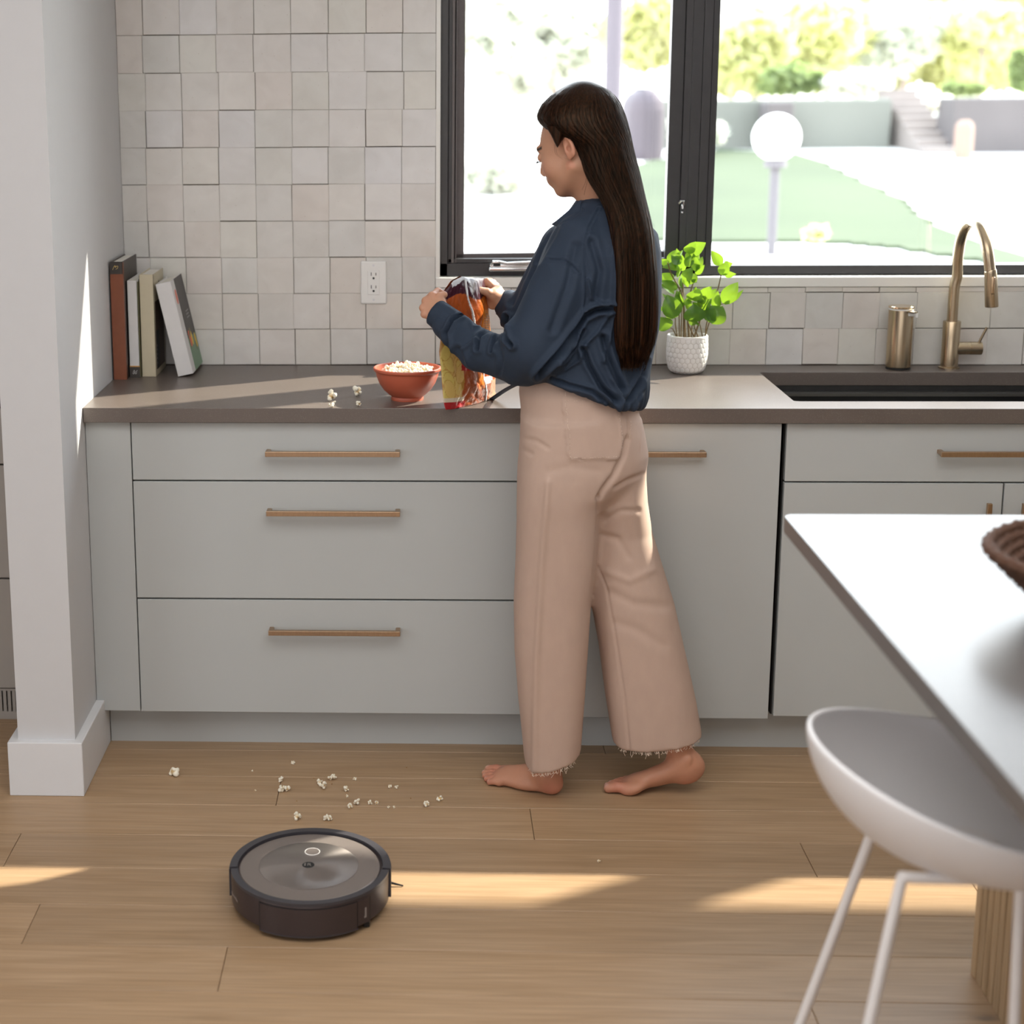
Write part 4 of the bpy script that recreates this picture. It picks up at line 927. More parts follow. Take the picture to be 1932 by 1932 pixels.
b = MB(); mid = P(1745, 1657, y=YN); rB = P(1932, 1661, y=YN)
fB = ray_to(1640, 1932, YN-0.03, tB); b.tube(bez([fB, tB+(fB-tB)*0.08, tB+np.array([0.006, 0, 0.010]), mid+np.array([-0.022, 0, 0.001]), mid, rB, rB+np.array([0.06, 0, 0])], 8), 0.0078, 14); b.build('leg', M['stool_metal'], st, smooth=True)
tC = P(1926, 1662, y=YN); b = MB(); b.tube([tC, ray_to(1914, 1932, YN-0.02, tC)], 0.0078, 14); b.build('leg', M['stool_metal'], st, smooth=True)
b = MB(); fA = ray_to(1510, 1932, YFr+0.0, tA); b.tube(bez([fA, tA+(fA-tA)*0.08, tA+np.array([0.006, 0, 0.010]), tA+np.array([0.05, 0, 0.012]), tA+np.array([0.30, 0, 0.012])], 8), 0.0078, 14); b.build('leg', M['stool_metal'], st, smooth=True)
b = MB(); t2 = tA+np.array([0.25, 0, 0.012]); b.tube([t2, (t2[0]+0.08, t2[1]+0.03, 0.008)], 0.0078, 14); b.build('leg', M['stool_metal'], st, smooth=True)
b = MB(); b.tube([(SX-0.03, YN, rB[2]), (SX-0.03, YFr, tA[2]+0.012)], 0.0078, 12); b.tube([(SX+0.08, YN, rB[2]), (SX+0.08, YFr, tA[2]+0.012)], 0.0078, 12); b.lathe([(0.035, rB[2]-0.01), (0.06, 0.592)], (SX, SY, 0), 24); b.build('seat_frame', M['stool_metal'], st, smooth=True)

# ================================================================= PLANT
PX, PY = 1.452, 0.487
pl = thing('potted_plant', 'green leafy plant in a white honeycomb pot beside the woman', 'potted plant', (PX, PY, ZC))
def hexedge(u, v):
    """distance to the nearest hexagon edge for unit-pitch hexagons (pointy top)"""
    s3 = math.sqrt(3)
    a = np.stack([np.mod(u, 1)-0.5, np.mod(v, s3)-s3/2], -1); c = np.stack([np.mod(u-0.5, 1)-0.5, np.mod(v-s3/2, s3)-s3/2], -1)
    g = np.where((np.sum(a*a, -1) < np.sum(c*c, -1))[..., None], a, c); g = np.abs(g)
    return 0.5-np.maximum(g[..., 0], g[..., 0]*0.5+g[..., 1]*s3/2)
nt_, nz_ = 300, 110; prof = [(0.030, 0.0), (0.040, 0.002), (0.0475, 0.008), (0.0515, 0.018), (0.0545, 0.032), (0.0562, 0.050), (0.0560, 0.075), (0.0545, 0.104)]
pz = np.array([p[1] for p in prof]); prr = np.array([p[0] for p in prof]); zz = np.linspace(0, 0.1035, nz_); rr = np.interp(zz, pz, prr)
ker = np.ones(7)/7; rr = np.convolve(np.pad(rr, 3, mode='edge'), ker, 'valid')
th = np.linspace(0, 2*PI, nt_, endpoint=False); NH = 24
U = (th[None, :]/(2*PI)*NH)*np.ones((nz_, 1)); Vv = (zz[:, None]/(2*PI*0.055/NH))*np.ones((1, nt_))*0.93
e = hexedge(U, Vv); e[(zz > 0.0985), :] = 0.5
groove = np.clip(1-e/0.075, 0, 1); R = rr[:, None]-0.0010*groove; cellh = np.clip(e*2, 0, 1); R = R+0.0006*cellh
Vp = np.stack([PX+R*np.cos(th), PY+R*np.sin(th), ZC+zz[:, None]*np.ones((1, nt_))], -1).reshape(-1, 3)
c = np.array([0.80, 0.79, 0.77])*(1-groove.reshape(-1, 1))+np.array([0.50, 0.47, 0.42])*groove.reshape(-1, 1)
ii, jj = np.meshgrid(np.arange(nz_-1), np.arange(nt_), indexing='ij'); j2 = (jj+1) % nt_
Fp = np.stack([ii*nt_+jj, ii*nt_+j2, (ii+1)*nt_+j2, (ii+1)*nt_+jj], -1).reshape(-1, 4)
quads_obj('pot', Vp, Fp, colmat('white_ceramic', 0.45), pl, colors=c)
b = MB(); b.lathe([(0.0545, 0.1033), (0.0535, 0.1052), (0.0505, 0.1052), (0.0495, 0.1035), (0.0495, 0.090)], (PX, PY, ZC), 64, cap=False); b.build('rim', M['white_plastic'], pl, smooth=True)
b = MB(); b.lathe([(0.0, 0.094), (0.03, 0.095), (0.0497, 0.092)], (PX, PY, ZC), 40, cap=False); b.build('soil', mat('potting_soil', (0.09, 0.05, 0.03), 0.95, var=0.5, vscale=300, bump=1, bscale=250, bdist=0.004), pl)
def leaf_mat():
    m, t, b = nodemat('plant_leaf'); L = t.links
    g = N(t, 'ShaderNodeNewGeometry'); n = N(t, 'ShaderNodeTexNoise'); n.inputs['Scale'].default_value = 60; L.new(g.outputs['Position'], n.inputs['Vector'])
    cr_ = N(t, 'ShaderNodeValToRGB'); cr_.color_ramp.elements[0].color = (0.025, 0.095, 0.015, 1); cr_.color_ramp.elements[1].color = (0.06, 0.19, 0.025, 1); L.new(n.outputs['Fac'], cr_.inputs[0])
    L.new(cr_.outputs[0], b.inputs['Base Color']); b.inputs['Roughness'].default_value = 0.3
    tr = N(t, 'ShaderNodeBsdfTranslucent'); tr.inputs[0].default_value = (0.42, 0.66, 0.04, 1); mx = N(t, 'ShaderNodeMixShader'); mx.inputs[0].default_value = 0.28
    o = t.nodes['Material Output']; L.new(b.outputs[0], mx.inputs[1]); L.new(tr.outputs[0], mx.inputs[2]); L.new(mx.outputs[0], o.inputs[0]); return m
M['leaf'] = leaf_mat(); M['stem'] = mat('plant_stem', (0.13, 0.12, 0.035), 0.5, var=0.3, vscale=60, col2=(0.22, 0.13, 0.06))
def leaf(base, tip, w, side, bend=0.12, parent=pl):
    """side: unit vector roughly along the leaf's width"""
    base = Vector(base); tip = Vector(tip); ax = tip-base; L = ax.length; ax.normalize(); side = Vector(side); side = (side-ax*side.dot(ax)).normalized(); nr = ax.cross(side)
    V = []; F = []; n = 9
    for i in range(n+1):
        t = i/n; wd = w*(math.sin(PI*min(1, t*0.97+0.03)**0.8))**0.85*0.5 if t < 1 else 0.0006
        c = base+ax*(L*t)+nr*(bend*L*math.sin(PI*t))
        for s_ in (-1, -0.5, 0, 0.5, 1): V.append(c+side*(wd*s_)+nr*(abs(s_)*wd*0.28))
    for i in range(n):
        for j in range(4): F.append((i*5+j, (i+1)*5+j, (i+1)*5+j+1, i*5+j+1))
    off = Vector((PX, PY, ZC)); o = meshobj('leaf', [v-off for v in V], F, M['leaf'], parent, smooth=True)
    return o
def zp(x, y, yy): return Vector(P(1220+x/6.44, 430+y/6.44, y=yy))
# stems: (base x, y) -> mid -> top in the close-up's pixels
stems = [[(455, 1320), (450, 1000), (440, 700), (455, 520), (490, 400)], [(475, 1320), (440, 860), (370, 690), (300, 560), (255, 420)], [(520, 1320), (500, 1050), (540, 760), (590, 600), (610, 480)],
 [(380, 1310), (350, 1180), (345, 1090), (300, 960)], [(380, 1310), (330, 1250), (290, 1215), (200, 1180)], [(600, 1320), (500, 1150), (520, 1100)], [(650, 1320), (580, 1200), (600, 1130), (590, 1050)],
 [(690, 1300), (650, 1180), (640, 1120)], [(700, 1310), (760, 1150), (800, 1060), (850, 990)], [(710, 1300), (740, 1120), (860, 960), (935, 920)], [(560, 1320), (620, 1200), (700, 1000), (800, 860), (860, 760), (905, 570)], [(400, 1310), (395, 1100), (390, 950), (385, 800)], [(420, 1310), (425, 1080), (430, 900), (420, 640)], [(540, 1310), (560, 1150), (640, 950), (690, 860)]]
rs = random.Random(2)
for sp_ in stems:
    n = len(sp_); y0 = PY+rs.uniform(-0.02, 0.02); y1 = y0+rs.uniform(-0.03, 0.01)
    pts = [zp(x, y, y0+(y1-y0)*k/(n-1)) for k, (x, y) in enumerate(sp_)]; pts[0].z = ZC+0.088
    r0 = 0.0028 if n > 4 else 0.0020
    path = bez(pts, 6); b = MB(); b.tube(path, [r0*(1-0.5*k/(len(path)-1)) for k in range(len(path))], 7); b.build('stem', M['stem'], pl, smooth=True)
# leaves: base, tip, width (close-up pixels), depth offset, width direction turn in degrees (0 = faces the camera)
leaves = [((480, 300), (720, 180), 120, 0.0, 10), ((470, 290), (600, 165), 90, -.01, -20), ((490, 390), (560, 270), 110, 0, 30), ((480, 470), (560, 330), 80, -.01, 0), ((450, 520), (365, 250), 100, 0.01, 20), ((420, 430), (300, 330), 90, -.01, 0),
 ((330, 500), (440, 270), 80, 0, 40), ((400, 500), (190, 480), 70, 0.0, 30), ((270, 440), (150, 380), 60, 0, 10), ((255, 420), (350, 270), 70, .01, -10), ((330, 610), (140, 560), 90, 0, 20), ((370, 740), (170, 640), 75, -.01, 10), ((330, 800), (150, 680), 60, 0.01, 30), ((370, 600), (430, 490), 40, 0, 40),
 ((430, 730), (445, 530), 60, 0, 60), ((460, 640), (555, 480), 95, -.01, 10), ((605, 520), (570, 310), 75, 0, 0), ((605, 500), (640, 320), 50, 0, 30), ((610, 500), (680, 350), 60, -.005, 0), ((600, 560), (705, 450), 55, 0, 0), ((590, 560), (520, 690), 85, .01, 10), ((480, 560), (500, 720), 70, .01, 20), ((540, 620), (610, 660), 40, 0, 0),
 ((345, 1090), (245, 810), 165, -.02, 5), ((345, 1060), (190, 800), 90, .01, 50), ((385, 1000), (365, 760), 90, 0, 20), ((220, 990), (120, 940), 60, 0, 40), ((330, 1100), (215, 960), 70, .01, 30), ((290, 1205), (105, 1080), 130, -.01, 15), ((290, 1215), (110, 1225), 40, .005, 60),
 ((560, 880), (640, 735), 145, -.015, 10), ((500, 940), (480, 855), 75, 0, 0), ((520, 880), (600, 715), 90, .01, 30), ((600, 1140), (570, 925), 180, -.025, 5), ((610, 1160), (505, 1095), 70, -.02, 20), ((500, 1110), (640, 1190), 50, -.02, 50), ((640, 960), (790, 870), 120, -.01, 10), ((690, 860), (790, 710), 100, 0, 15), ((740, 850), (850, 740), 60, .01, 0), ((700, 930), (690, 820), 60, .01, 40), ((650, 1000), (560, 900), 80, .01, 0), ((700, 1060), (790, 960), 90, 0, 20),
 ((840, 965), (865, 765), 85, -.01, 5), ((770, 1150), (935, 965), 190, -.03, 10), ((735, 1130), (830, 975), 120, -.02, 0), ((935, 920), (1110, 660), 130, -.01, 5), ((950, 910), (1175, 750), 60, 0, 40), ((905, 450), (790, 275), 90, 0, 0), ((910, 570), (985, 400), 95, -.01, 0), ((950, 440), (1045, 430), 65, .01, 20), ((940, 555), (1088, 560), 60, 0, 20), ((800, 1000), (930, 950), 50, 0, 30), ((430, 960), (400, 760), 70, .01, 30), ((540, 1000), (470, 880), 60, .01, 10)]
for (bx, by), (tx, ty), wpx, dy, tw in leaves:
    y = PY-0.02+dy; a = zp(bx, by, y); t_ = zp(tx, ty, y+rs.uniform(-0.03, 0.012)); ax = (t_-a).normalized(); view = (a-Vector(CAM_C)).normalized()
    side = Matrix.Rotation(math.radians(tw*(1 if rs.random() < .5 else -1)), 3, ax) @ ax.cross(view); leaf(a, t_, wpx/6.44/700.0*1.5, side, rs.uniform(0.05, 0.14))

# ================================================================= OUTSIDE
def zg(y): return float(np.interp(y, [0.7, 1.5, 10, 18, 23, 60], [0.30, 0.30, 0.33, 0.60, 0.745, 2.6]))
def PG(u, v):
    """point of the sloping garden seen at a pixel"""
    d = P(u, v, y=1.0)-CAM_C; d = d/d[1]; ys = np.linspace(1.0, 58, 2400); q = CAM_C[2]+d[2]*(ys-CAM_C[1]); g = np.array([zg(t) for t in ys]); k = np.argmax(q < g)
    y = ys[k]; return CAM_C+d*(y-CAM_C[1])
M['drive'] = mat('pale_driveway', (0.62, 0.60, 0.57), 0.9, var=0.06, vscale=1.5)
M['lawn'] = mat('lawn', (0.022, 0.040, 0.012), 0.95, var=0.25, vscale=0.5, col2=(0.050, 0.070, 0.028))
M['stonewall'] = mat('retaining_stone', (0.095, 0.083, 0.083), 0.9, var=0.2, vscale=1.5)
M['stonewall2'] = mat('retaining_stone_pale', (0.135, 0.138, 0.12), 0.9, var=0.12, vscale=1.0)
M['steps'] = mat('step_stone', (0.21, 0.18, 0.165), 0.9, var=0.1, vscale=4)
V = []; F = []; ys = [0.78, 1.5, 4, 7, 10, 12, 14, 16, 18, 20, 23, 30, 40, 60]
for y in ys:
    for x in (-40, 60): V.append((x, y, zg(y)))
for i in range(len(ys)-1): F.append((2*i, 2*i+1, 2*i+3, 2*i+2))
go = meshobj('ground_outside', V, F, M['drive'], kind='structure', smooth=True)
def patch(name, px, m, lift, label, cat):
    n = len(px); top = [PG(u, v)+np.array([0, 0, lift]) for u, v in px]
    V = top+[t-np.array([0, 0, lift+0.05]) for t in top]; F = [tuple(range(n))]+[(i, (i+1) % n, n+(i+1) % n, n+i) for i in range(n)]
    o = meshobj(name, V, F, m); o['label'] = label; o['category'] = cat; return o
lawn_px = [(1300, 300), (1360, 284), (1430, 288), (1500, 292), (1560, 312), (1605, 335), (1650, 356), (1700, 378), (1722, 402), (1760, 428), (1800, 446), (1932, 486), (2300, 520), (2300, 570), (1780, 486), (1700, 472), (1600, 462), (1400, 458), (1240, 458), (1215, 420), (1185, 360), (1180, 320), (1230, 306)]
lw_ = np.array([PG(u, v)[:2] for u, v in lawn_px]); cs = 0.11; V = []; F = []; vid = {}
gx = np.arange(lw_[:, 0].min(), lw_[:, 0].max(), cs); gy = np.arange(lw_[:, 1].min(), lw_[:, 1].max(), cs); GX, GY = np.meshgrid(gx, gy, indexing='ij'); ins = np.zeros(GX.shape, bool)
for i in range(len(lw_)):
    (x0, y0), (x1, y1) = lw_[i], lw_[(i+1) % len(lw_)]; c_ = ((y0 > GY+cs/2) != (y1 > GY+cs/2)) & (GX+cs/2 < (x1-x0)*(GY+cs/2-y0)/(y1-y0+1e-12)+x0); ins ^= c_
def gv(i, j):
    if (i, j) not in vid: vid[(i, j)] = len(V); V.append((gx[0]+i*cs, gy[0]+j*cs, zg(gy[0]+j*cs)+0.03))
    return vid[(i, j)]
for i, j in np.argwhere(ins): F.append((gv(i, j), gv(i+1, j), gv(i+1, j+1), gv(i, j+1)))
lawn = meshobj('lawn', V, F, M['lawn']); lawn['label'] = 'mown green lawn outside between the driveway and the window'; lawn['category'] = 'lawn'
sm = lawn.modifiers.new('s', 'SOLIDIFY'); sm.thickness = 0.05; sm.offset = -1
lawn['kind'] = 'stuff'
YR = 22.5
def px_box(u0, v0, u1, v1, y, dep):
    a = P(u0, v1, y=y); c = P(u1, v0, y=y); return (a[0], y, min(a[2], zg(y))-0.2), (c[0], y+dep, c[2])
for u0, v0, u1, v1, mm, lab, yy in ((1220, 186, 1684, 282, 'stonewall2', 'long pale retaining wall behind the lawn', YR), (1794, 182, 2150, 284, 'stonewall', 'dark stone retaining wall right of the garden steps', YR-1.2), (1445, 192, 1500, 262, 'stonewall', 'dark pier in front of the long pale retaining wall', YR-0.6)):
    lo, hi = px_box(u0, v0, u1, v1, yy, 0.8); b = MB(); b.box(lo, hi, 0.04, 2); tag(b.build('retaining_wall', M[mm]), lab, 'wall')
gs = thing('garden_steps', 'pale stone garden steps rising between the retaining walls', 'steps', tuple(P(1730, 280, y=YR-1.3)))
sx0, sx1 = P(1698, 230, y=YR)[0], P(1768, 230, y=YR)[0]; sz0 = zg(YR-1.3); sz1 = P(1730, 168, y=YR+1.4)[2]
for k in range(9):
    b = MB(); b.box((sx0, YR-1.3+0.3*k, sz0-0.1), (sx1, YR-1.3+0.3*(k+1)+0.02, sz0+(sz1-sz0)*(k+1)/9), 0.015); b.build('step', M['steps'], gs)
lp = thing('lamp_post', 'white globe garden lamp on a grey post', 'lamp', tuple(P(1463, 478, y=9.5)))
q = P(1465, 259, y=9.5); g_ = P(1463, 482, y=9.5)
rg = np.linalg.norm(P(1510, 259, y=9.5)-q)
b = MB(); b.lathe([(rg*math.sin(t), -rg*math.cos(t)) for t in np.linspace(0.02, PI-0.02, 24)], tuple(q), 40); b.build('globe', mat('opal_globe', (0.9, 0.9, 0.88), 0.3, emit=0.5, var=0.01), lp, smooth=True)
b = MB(); b.tube([(q[0], q[1], zg(9.5)-0.02), (q[0], q[1], q[2]-rg)], 0.04, 16); b.lathe([(0.09, 0), (0.09, 0.05), (0.05, 0.08)], (q[0], q[1], q[2]-rg-0.05), 20); b.build('post', mat('grey_post', (0.11, 0.10, 0.11), 0.6, var=0.05), lp, smooth=True)
q = P(1158, 100, y=8.0)
b = MB(); b.tube([(q[0], 8.0, zg(8)-0.02), (q[0], 8.0, 4.6)], 0.062, 16); tag(b.build('porch_post', mat('mauve_post', (0.10, 0.085, 0.10), 0.7, var=0.05)), 'pale mauve post outside behind the woman\'s head', 'post')
lo, hi = px_box(1190, 165, 1262, 225, 20.0, 1.5); b = MB(); b.box(lo, hi, 0.32, 4); tag(b.build('stone_block', mat('mauve_stone', (0.085, 0.07, 0.08), 0.9, var=0.1)), 'mauve grey stone block in the garden behind the woman', 'stone')
lo, hi = px_box(1812, 226, 1844, 284, YR-2.6, 0.4); b = MB(); b.box(lo, hi, 0.12, 4); tag(b.build('bollard', mat('peach_stone', (0.26, 0.17, 0.13), 0.8, var=0.05)), 'peach rounded bollard in front of the dark retaining wall', 'bollard')
# hedges and trees: clouds of leaf blades round a few lobes
def foliage_mat(name, c1, c2, tr_):
    m, t, b = nodemat(name); L = t.links
    g = N(t, 'ShaderNodeNewGeometry'); n = N(t, 'ShaderNodeTexNoise'); n.inputs['Scale'].default_value = 0.9; n.inputs['Detail'].default_value = 3; L.new(g.outputs['Position'], n.inputs['Vector'])
    cr_ = N(t, 'ShaderNodeValToRGB'); cr_.color_ramp.elements[0].position = 0.35; cr_.color_ramp.elements[1].position = 0.65; cr_.color_ramp.elements[0].color = (*c1, 1); cr_.color_ramp.elements[1].color = (*c2, 1); L.new(n.outputs['Fac'], cr_.inputs[0])
    L.new(cr_.outputs[0], b.inputs['Base Color']); b.inputs['Roughness'].default_value = 0.6
    tr = N(t, 'ShaderNodeBsdfTranslucent'); tr.inputs[0].default_value = (*tr_, 1); mx = N(t, 'ShaderNodeMixShader'); mx.inputs[0].default_value = 0.5
    o = t.nodes['Material Output']; L.new(b.outputs[0], mx.inputs[1]); L.new(tr.outputs[0], mx.inputs[2]); L.new(mx.outputs[0], o.inputs[0]); return m
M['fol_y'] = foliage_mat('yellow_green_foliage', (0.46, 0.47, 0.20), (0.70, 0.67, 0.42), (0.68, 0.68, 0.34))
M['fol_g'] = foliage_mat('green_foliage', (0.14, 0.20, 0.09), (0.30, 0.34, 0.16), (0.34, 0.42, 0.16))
M['fol_p'] = foliage_mat('haze_pale_foliage', (0.60, 0.62, 0.54), (0.80, 0.79, 0.72), (0.65, 0.66, 0.56))  # near-white leaf colour paints in the bright haze over the garden
M['bark'] = mat('bark', (0.30, 0.24, 0.22), 0.9, var=0.2, vscale=8)
def tree(c, rad, hgt, base, m, label, cat, n=1300, name='tree', seed=0, leafs=0.16):
    r_ = np.random.RandomState(seed); t = thing(name, label, cat, (c[0], c[1], base))
    lob = [np.array(c)+r_.uniform(-1, 1, 3)*np.array([rad*0.6, rad*0.5, hgt*0.3]) for _ in range(6)]
    k = r_.randint(0, 6, n); d = r_.normal(size=(n, 3)); d /= np.linalg.norm(d, axis=1)[:, None]
    p = np.array(lob)[k]+d*np.array([rad*0.6, rad*0.5, hgt*0.38])*(r_.uniform(0.35, 1, n)**0.5)[:, None]
    p[:, 2] = np.maximum(p[:, 2], base+0.05)
    a = r_.normal(size=(n, 3)); a /= np.linalg.norm(a, axis=1)[:, None]; bb = np.cross(a, r_.normal(size=(n, 3))); bb /= np.linalg.norm(bb, axis=1)[:, None]
    s_ = leafs*r_.uniform(0.6, 1.4, n)[:, None]
    V = np.stack([p-a*s_, p+bb*s_*0.5, p+a*s_, p-bb*s_*0.5], 1).reshape(-1, 3); F = np.arange(4*n).reshape(-1, 4)
    quads_obj('crown', V, F, m, t, smooth=False, kind='stuff')
    b = MB(); b.tube([(c[0], c[1], base-0.1), (c[0]+0.1, c[1], (base+c[2])/2), (c[0], c[1], c[2])], [rad*0.07, rad*0.05, rad*0.03], 8); b.build('trunk', M['bark'], t)
    return t
def tr_px(u, v, y, rpx, hpx, m, label, cat, seed, n=1300, name='tree', leafs=0.16):
    c = P(u, v, y=y); s_ = (y+3.86)/CAM_F; tree(c, rpx*s_, hpx*s_, min(zg(y), c[2]-0.3*hpx*s_), m, label, cat, n, name, seed, leafs)
tr_px(1420, 95, 25.5, 95, 130, M['fol_y'], 'tall yellow-green tree just right of the window mullion', 'tree', 1)
tr_px(1560, 60, 27, 105, 150, M['fol_y'], 'broad sunlit yellow-green tree in the middle of the right pane', 'tree', 2, 1700)
tr_px(1700, 70, 28, 100, 130, M['fol_p'], 'haze-pale tree above the garden steps', 'tree', 3)
tr_px(1850, 40, 27, 95, 110, M['fol_y'], 'yellow-green tree at the upper right of the right pane', 'tree', 4)
tr_px(1495, 150, 24.5, 60, 50, M['fol_g'], 'low green shrub above the dark wall pier', 'shrub', 5, 700, 'shrub', 0.12)
tr_px(1610, 160, 24.5, 60, 40, M['fol_p'], 'haze-pale shrub on top of the long retaining wall beside the steps', 'shrub', 6, 700, 'shrub', 0.12)
tr_px(1820, 165, 23.5, 32, 26, M['fol_g'], 'small green shrub on top of the dark retaining wall', 'shrub', 7, 500, 'shrub', 0.1)
tr_px(1925, 130, 24, 26, 60, M['fol_g'], 'dark green shrub at the right edge above the retaining wall', 'shrub', 8, 600, 'shrub', 0.12)
tr_px(1230, 60, 26, 80, 120, M['fol_y'], 'yellow-green tree seen left of the window mullion', 'tree', 9)
tr_px(1320, 250, 21, 46, 40, M['fol_p'], 'low haze-pale shrub hidden partly by the window mullion', 'shrub', 10, 600, 'shrub', 0.12)
tr_px(900, 60, 16, 50, 90, M['fol_p'], 'haze-pale tree at the upper left of the casement pane', 'tree', 11, 900)
tr_px(930, 330, 15, 50, 60, M['fol_p'], 'haze-pale shrub seen low in the casement pane', 'shrub', 12, 700, 'shrub', 0.12)
tr_px(1540, 440, 8.5, 18, 14, M['fol_y'], 'small yellow-green tuft on the lawn edge right of the lamp post', 'shrub', 13, 300, 'shrub', 0.05)
tr_px(1040, 90, 29, 140, 170, M['fol_p'], 'long haze-pale bank of foliage far behind the casement pane', 'hedge', 14, 2600, 'hedge', 0.3)
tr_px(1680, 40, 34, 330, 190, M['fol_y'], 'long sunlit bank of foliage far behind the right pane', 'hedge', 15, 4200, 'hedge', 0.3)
b = MB(); q = P(880, 250, y=44); b.box((q[0]-9, 44, 0), (q[0]+2.2, 50, 6.5), 0.05)
tag(b.build('white_house', mat('white_render', (0.8, 0.8, 0.8), 0.8, var=0.03)), 'white rendered house far outside the casement pane', 'house')
# ================================================================= SNACK BAG
def cr_interp(keys, vals, t):
    """smooth interpolation of rows of vals at keys"""
    vals = np.array(vals, float); t = np.asarray(t); out = np.stack([np.interp(t, keys, vals[:, k]) for k in range(vals.shape[1])], -1)
    return out
NS, NT = 110, 170
ts = np.linspace(0, 1, NT); ss = np.linspace(0, 1, NS)
near = cr_interp([0, .05, .15, .3, .48, .6, .8, .93, 1], [(841, 773, -.052), (838, 764, -.05), (836, 745, -.046), (833, 705, -.04), (829, 663, -.035), (833, 632, -.03), (829, 590, -.028), (829, 565, -.030), (832, 557, -.030)], ts)
far = cr_interp([0, .06, .3, .55, .8, 1], [(937, 748, .118), (934, 738, .12), (934, 700, .12), (926, 640, .118), (921, 585, .112), (913, 525, .108)], ts)
tu = cr_interp([0, .2, .35, .6, 1], [(0, 0), (5, -21), (9, -24.5), (8, -13), (0, 0)], ss)      # lift of the top edge
bu = cr_interp([0, .12, .5, 1], [(0, 0), (2, 2), (3, 3), (0, 0)], ss)
S, T = np.meshgrid(ss, ts, indexing='xy')       # T rows
U = near[:, None, 0]*(1-S)+far[:, None, 0]*S+tu[None, :, 0]*T**6+bu[None, :, 0]*(1-T)**6
Vv = near[:, None, 1]*(1-S)+far[:, None, 1]*S+tu[None, :, 1]*T**5+bu[None, :, 1]*(1-T)**6
Yv = near[:, None, 2]*(1-S)+far[:, None, 2]*S
d = np.stack([(U-CAM_PX)/CAM_F, -(Vv-CAM_PY)/CAM_F, np.ones_like(U)], -1) @ CAM_M
mid = CAM_C+d*((Yv-CAM_C[1])/d[..., 1])[..., None]
nb = np.array([0.74, -0.62, 0.0]); nb /= np.linalg.norm(nb)
env = (np.sin(PI*np.clip(S, 0, 1))**0.7)*(np.clip((1-T)*5, 0, 1)**0.5*0.85+0.15)*(np.clip(T*5, 0, 1)**0.6*0.8+0.2)*0.030
def crinkle(s_, t_, sd):
    o = 0.0020*np.sin(9*s_+13*t_+sd)*np.sin(7*t_-6*s_+sd*2)+0.0014*np.abs(np.sin(21*s_+17*t_+2.2*sd+2*np.sin(9*t_)))+0.0011*np.abs(np.sin(31*t_-23*s_+3*np.sin(11*s_+sd)))
    for k in range(26):
        r_ = np.random.RandomState(int(sd*10)+k); a = r_.uniform(0, PI); cx_, cy_ = r_.uniform(0, 1, 2); nx_, ny_ = math.cos(a), math.sin(a)
        dd = (s_-cx_)*nx_+(t_-cy_)*ny_; al = (s_-cx_)*-ny_+(t_-cy_)*nx_
        o = o+r_.choice([-1, 1])*r_.uniform(.001, .0028)*np.exp(-np.abs(dd)/0.018)*np.exp(-(al/0.16)**2)
    return o
frontP = mid+nb*(env+crinkle(S, T, 1.3)*(env/0.03+0.15))[..., None]
backP = mid-nb*(env*0.8+crinkle(S, T, 4.1)*(env/0.03))[..., None]-nb*0.0004
frontP[..., 2] = np.maximum(frontP[..., 2], ZC+0.0005); backP[..., 2] = np.maximum(backP[..., 2], ZC+0.0005)
def blend(c, c2, m): return c*(1-m[..., None])+np.array(c2)*m[..., None]
sstep = lambda x, a, b_: np.clip((x-a)/(b_-a), 0, 1)
c = np.ones((NT, NS, 3))*np.array([0.36, 0.075, 0.016])
c = c*(1-0.28*np.clip(np.sin(11*S+7*T+2*np.sin(9*T)), 0, 1))[..., None]
c = blend(c, (0.58, 0.14, 0.012), sstep(S, .55, .75)*sstep(T, .40, .5))
c = blend(c, (0.045, 0.008, 0.016), ((T > .885+0.02*np.sin(8*S))).astype(float))
# potato pictures low on the near side
chip = ((S < .26-0.16*np.clip(T-.2, 0, 1)-0.02*np.sin(14*T)) & (T < .60)).astype(float); c = blend(c, (0.40, 0.21, 0.04), chip)
for k in range(30):
    r_ = np.random.RandomState(70+k); cx_, cy_ = r_.uniform(0, .33), r_.uniform(.1, .52); e_ = ((S-cx_+0.4*(T-cy_)*math.sin(k*2.1))/0.06)**2+((T-cy_)/0.075)**2
    c = blend(c, (0.60, 0.43+0.05*math.sin(k), 0.13), np.clip((1.1-e_)*3, 0, 1)*chip); c = blend(c, (0.38, 0.19, 0.03), np.clip(1-np.abs(e_-1.05)/.13, 0, 1)*chip*(Yv*0+1)*(U*0+0.9))
c = blend(c, (0.60, 0.52, 0.40), ((S < .27) & (T < .115) & (T > .07)).astype(float)); c = blend(c, (0.36, 0.01, 0.015), ((S < .3) & (T < .075)).astype(float))
c = blend(c, (0.36, 0.012, 0.015), ((np.abs(S-.30-0.25*np.maximum(T-.3, 0)) < .07) & (T > .33) & (T < .60)).astype(float))
# orange ingredients panel with lines of print
pan = ((S > .66+0.06*np.sin(9*T)) & (S < .97) & (T > .46) & (T < .80)).astype(float); c = blend(c, (0.75, 0.24, 0.02), pan)
rr_ = np.random.RandomState(5); ln = (np.abs(np.mod(T*52+0.6*np.sin(6*S), 1)-.5) < .17) & (rr_.rand(NT, NS) > .42); c = blend(c, (0.16, 0.07, 0.03), (ln & (pan > 0) & (S > .72) & (S < .95) & (T > .50) & (T < .77)).astype(float))
c = blend(c, (0.70, 0.17, 0.01), ((S > .50) & (S < .64) & (T > .17) & (T < .32)).astype(float)); c = blend(c, (0.62, 0.62, 0.62), ((S > .62) & (S < .82) & (T > .20) & (T < .27)).astype(float))
c = blend(c, (0.50, 0.28, 0.17), ((S > .78) & (T < .22)).astype(float))
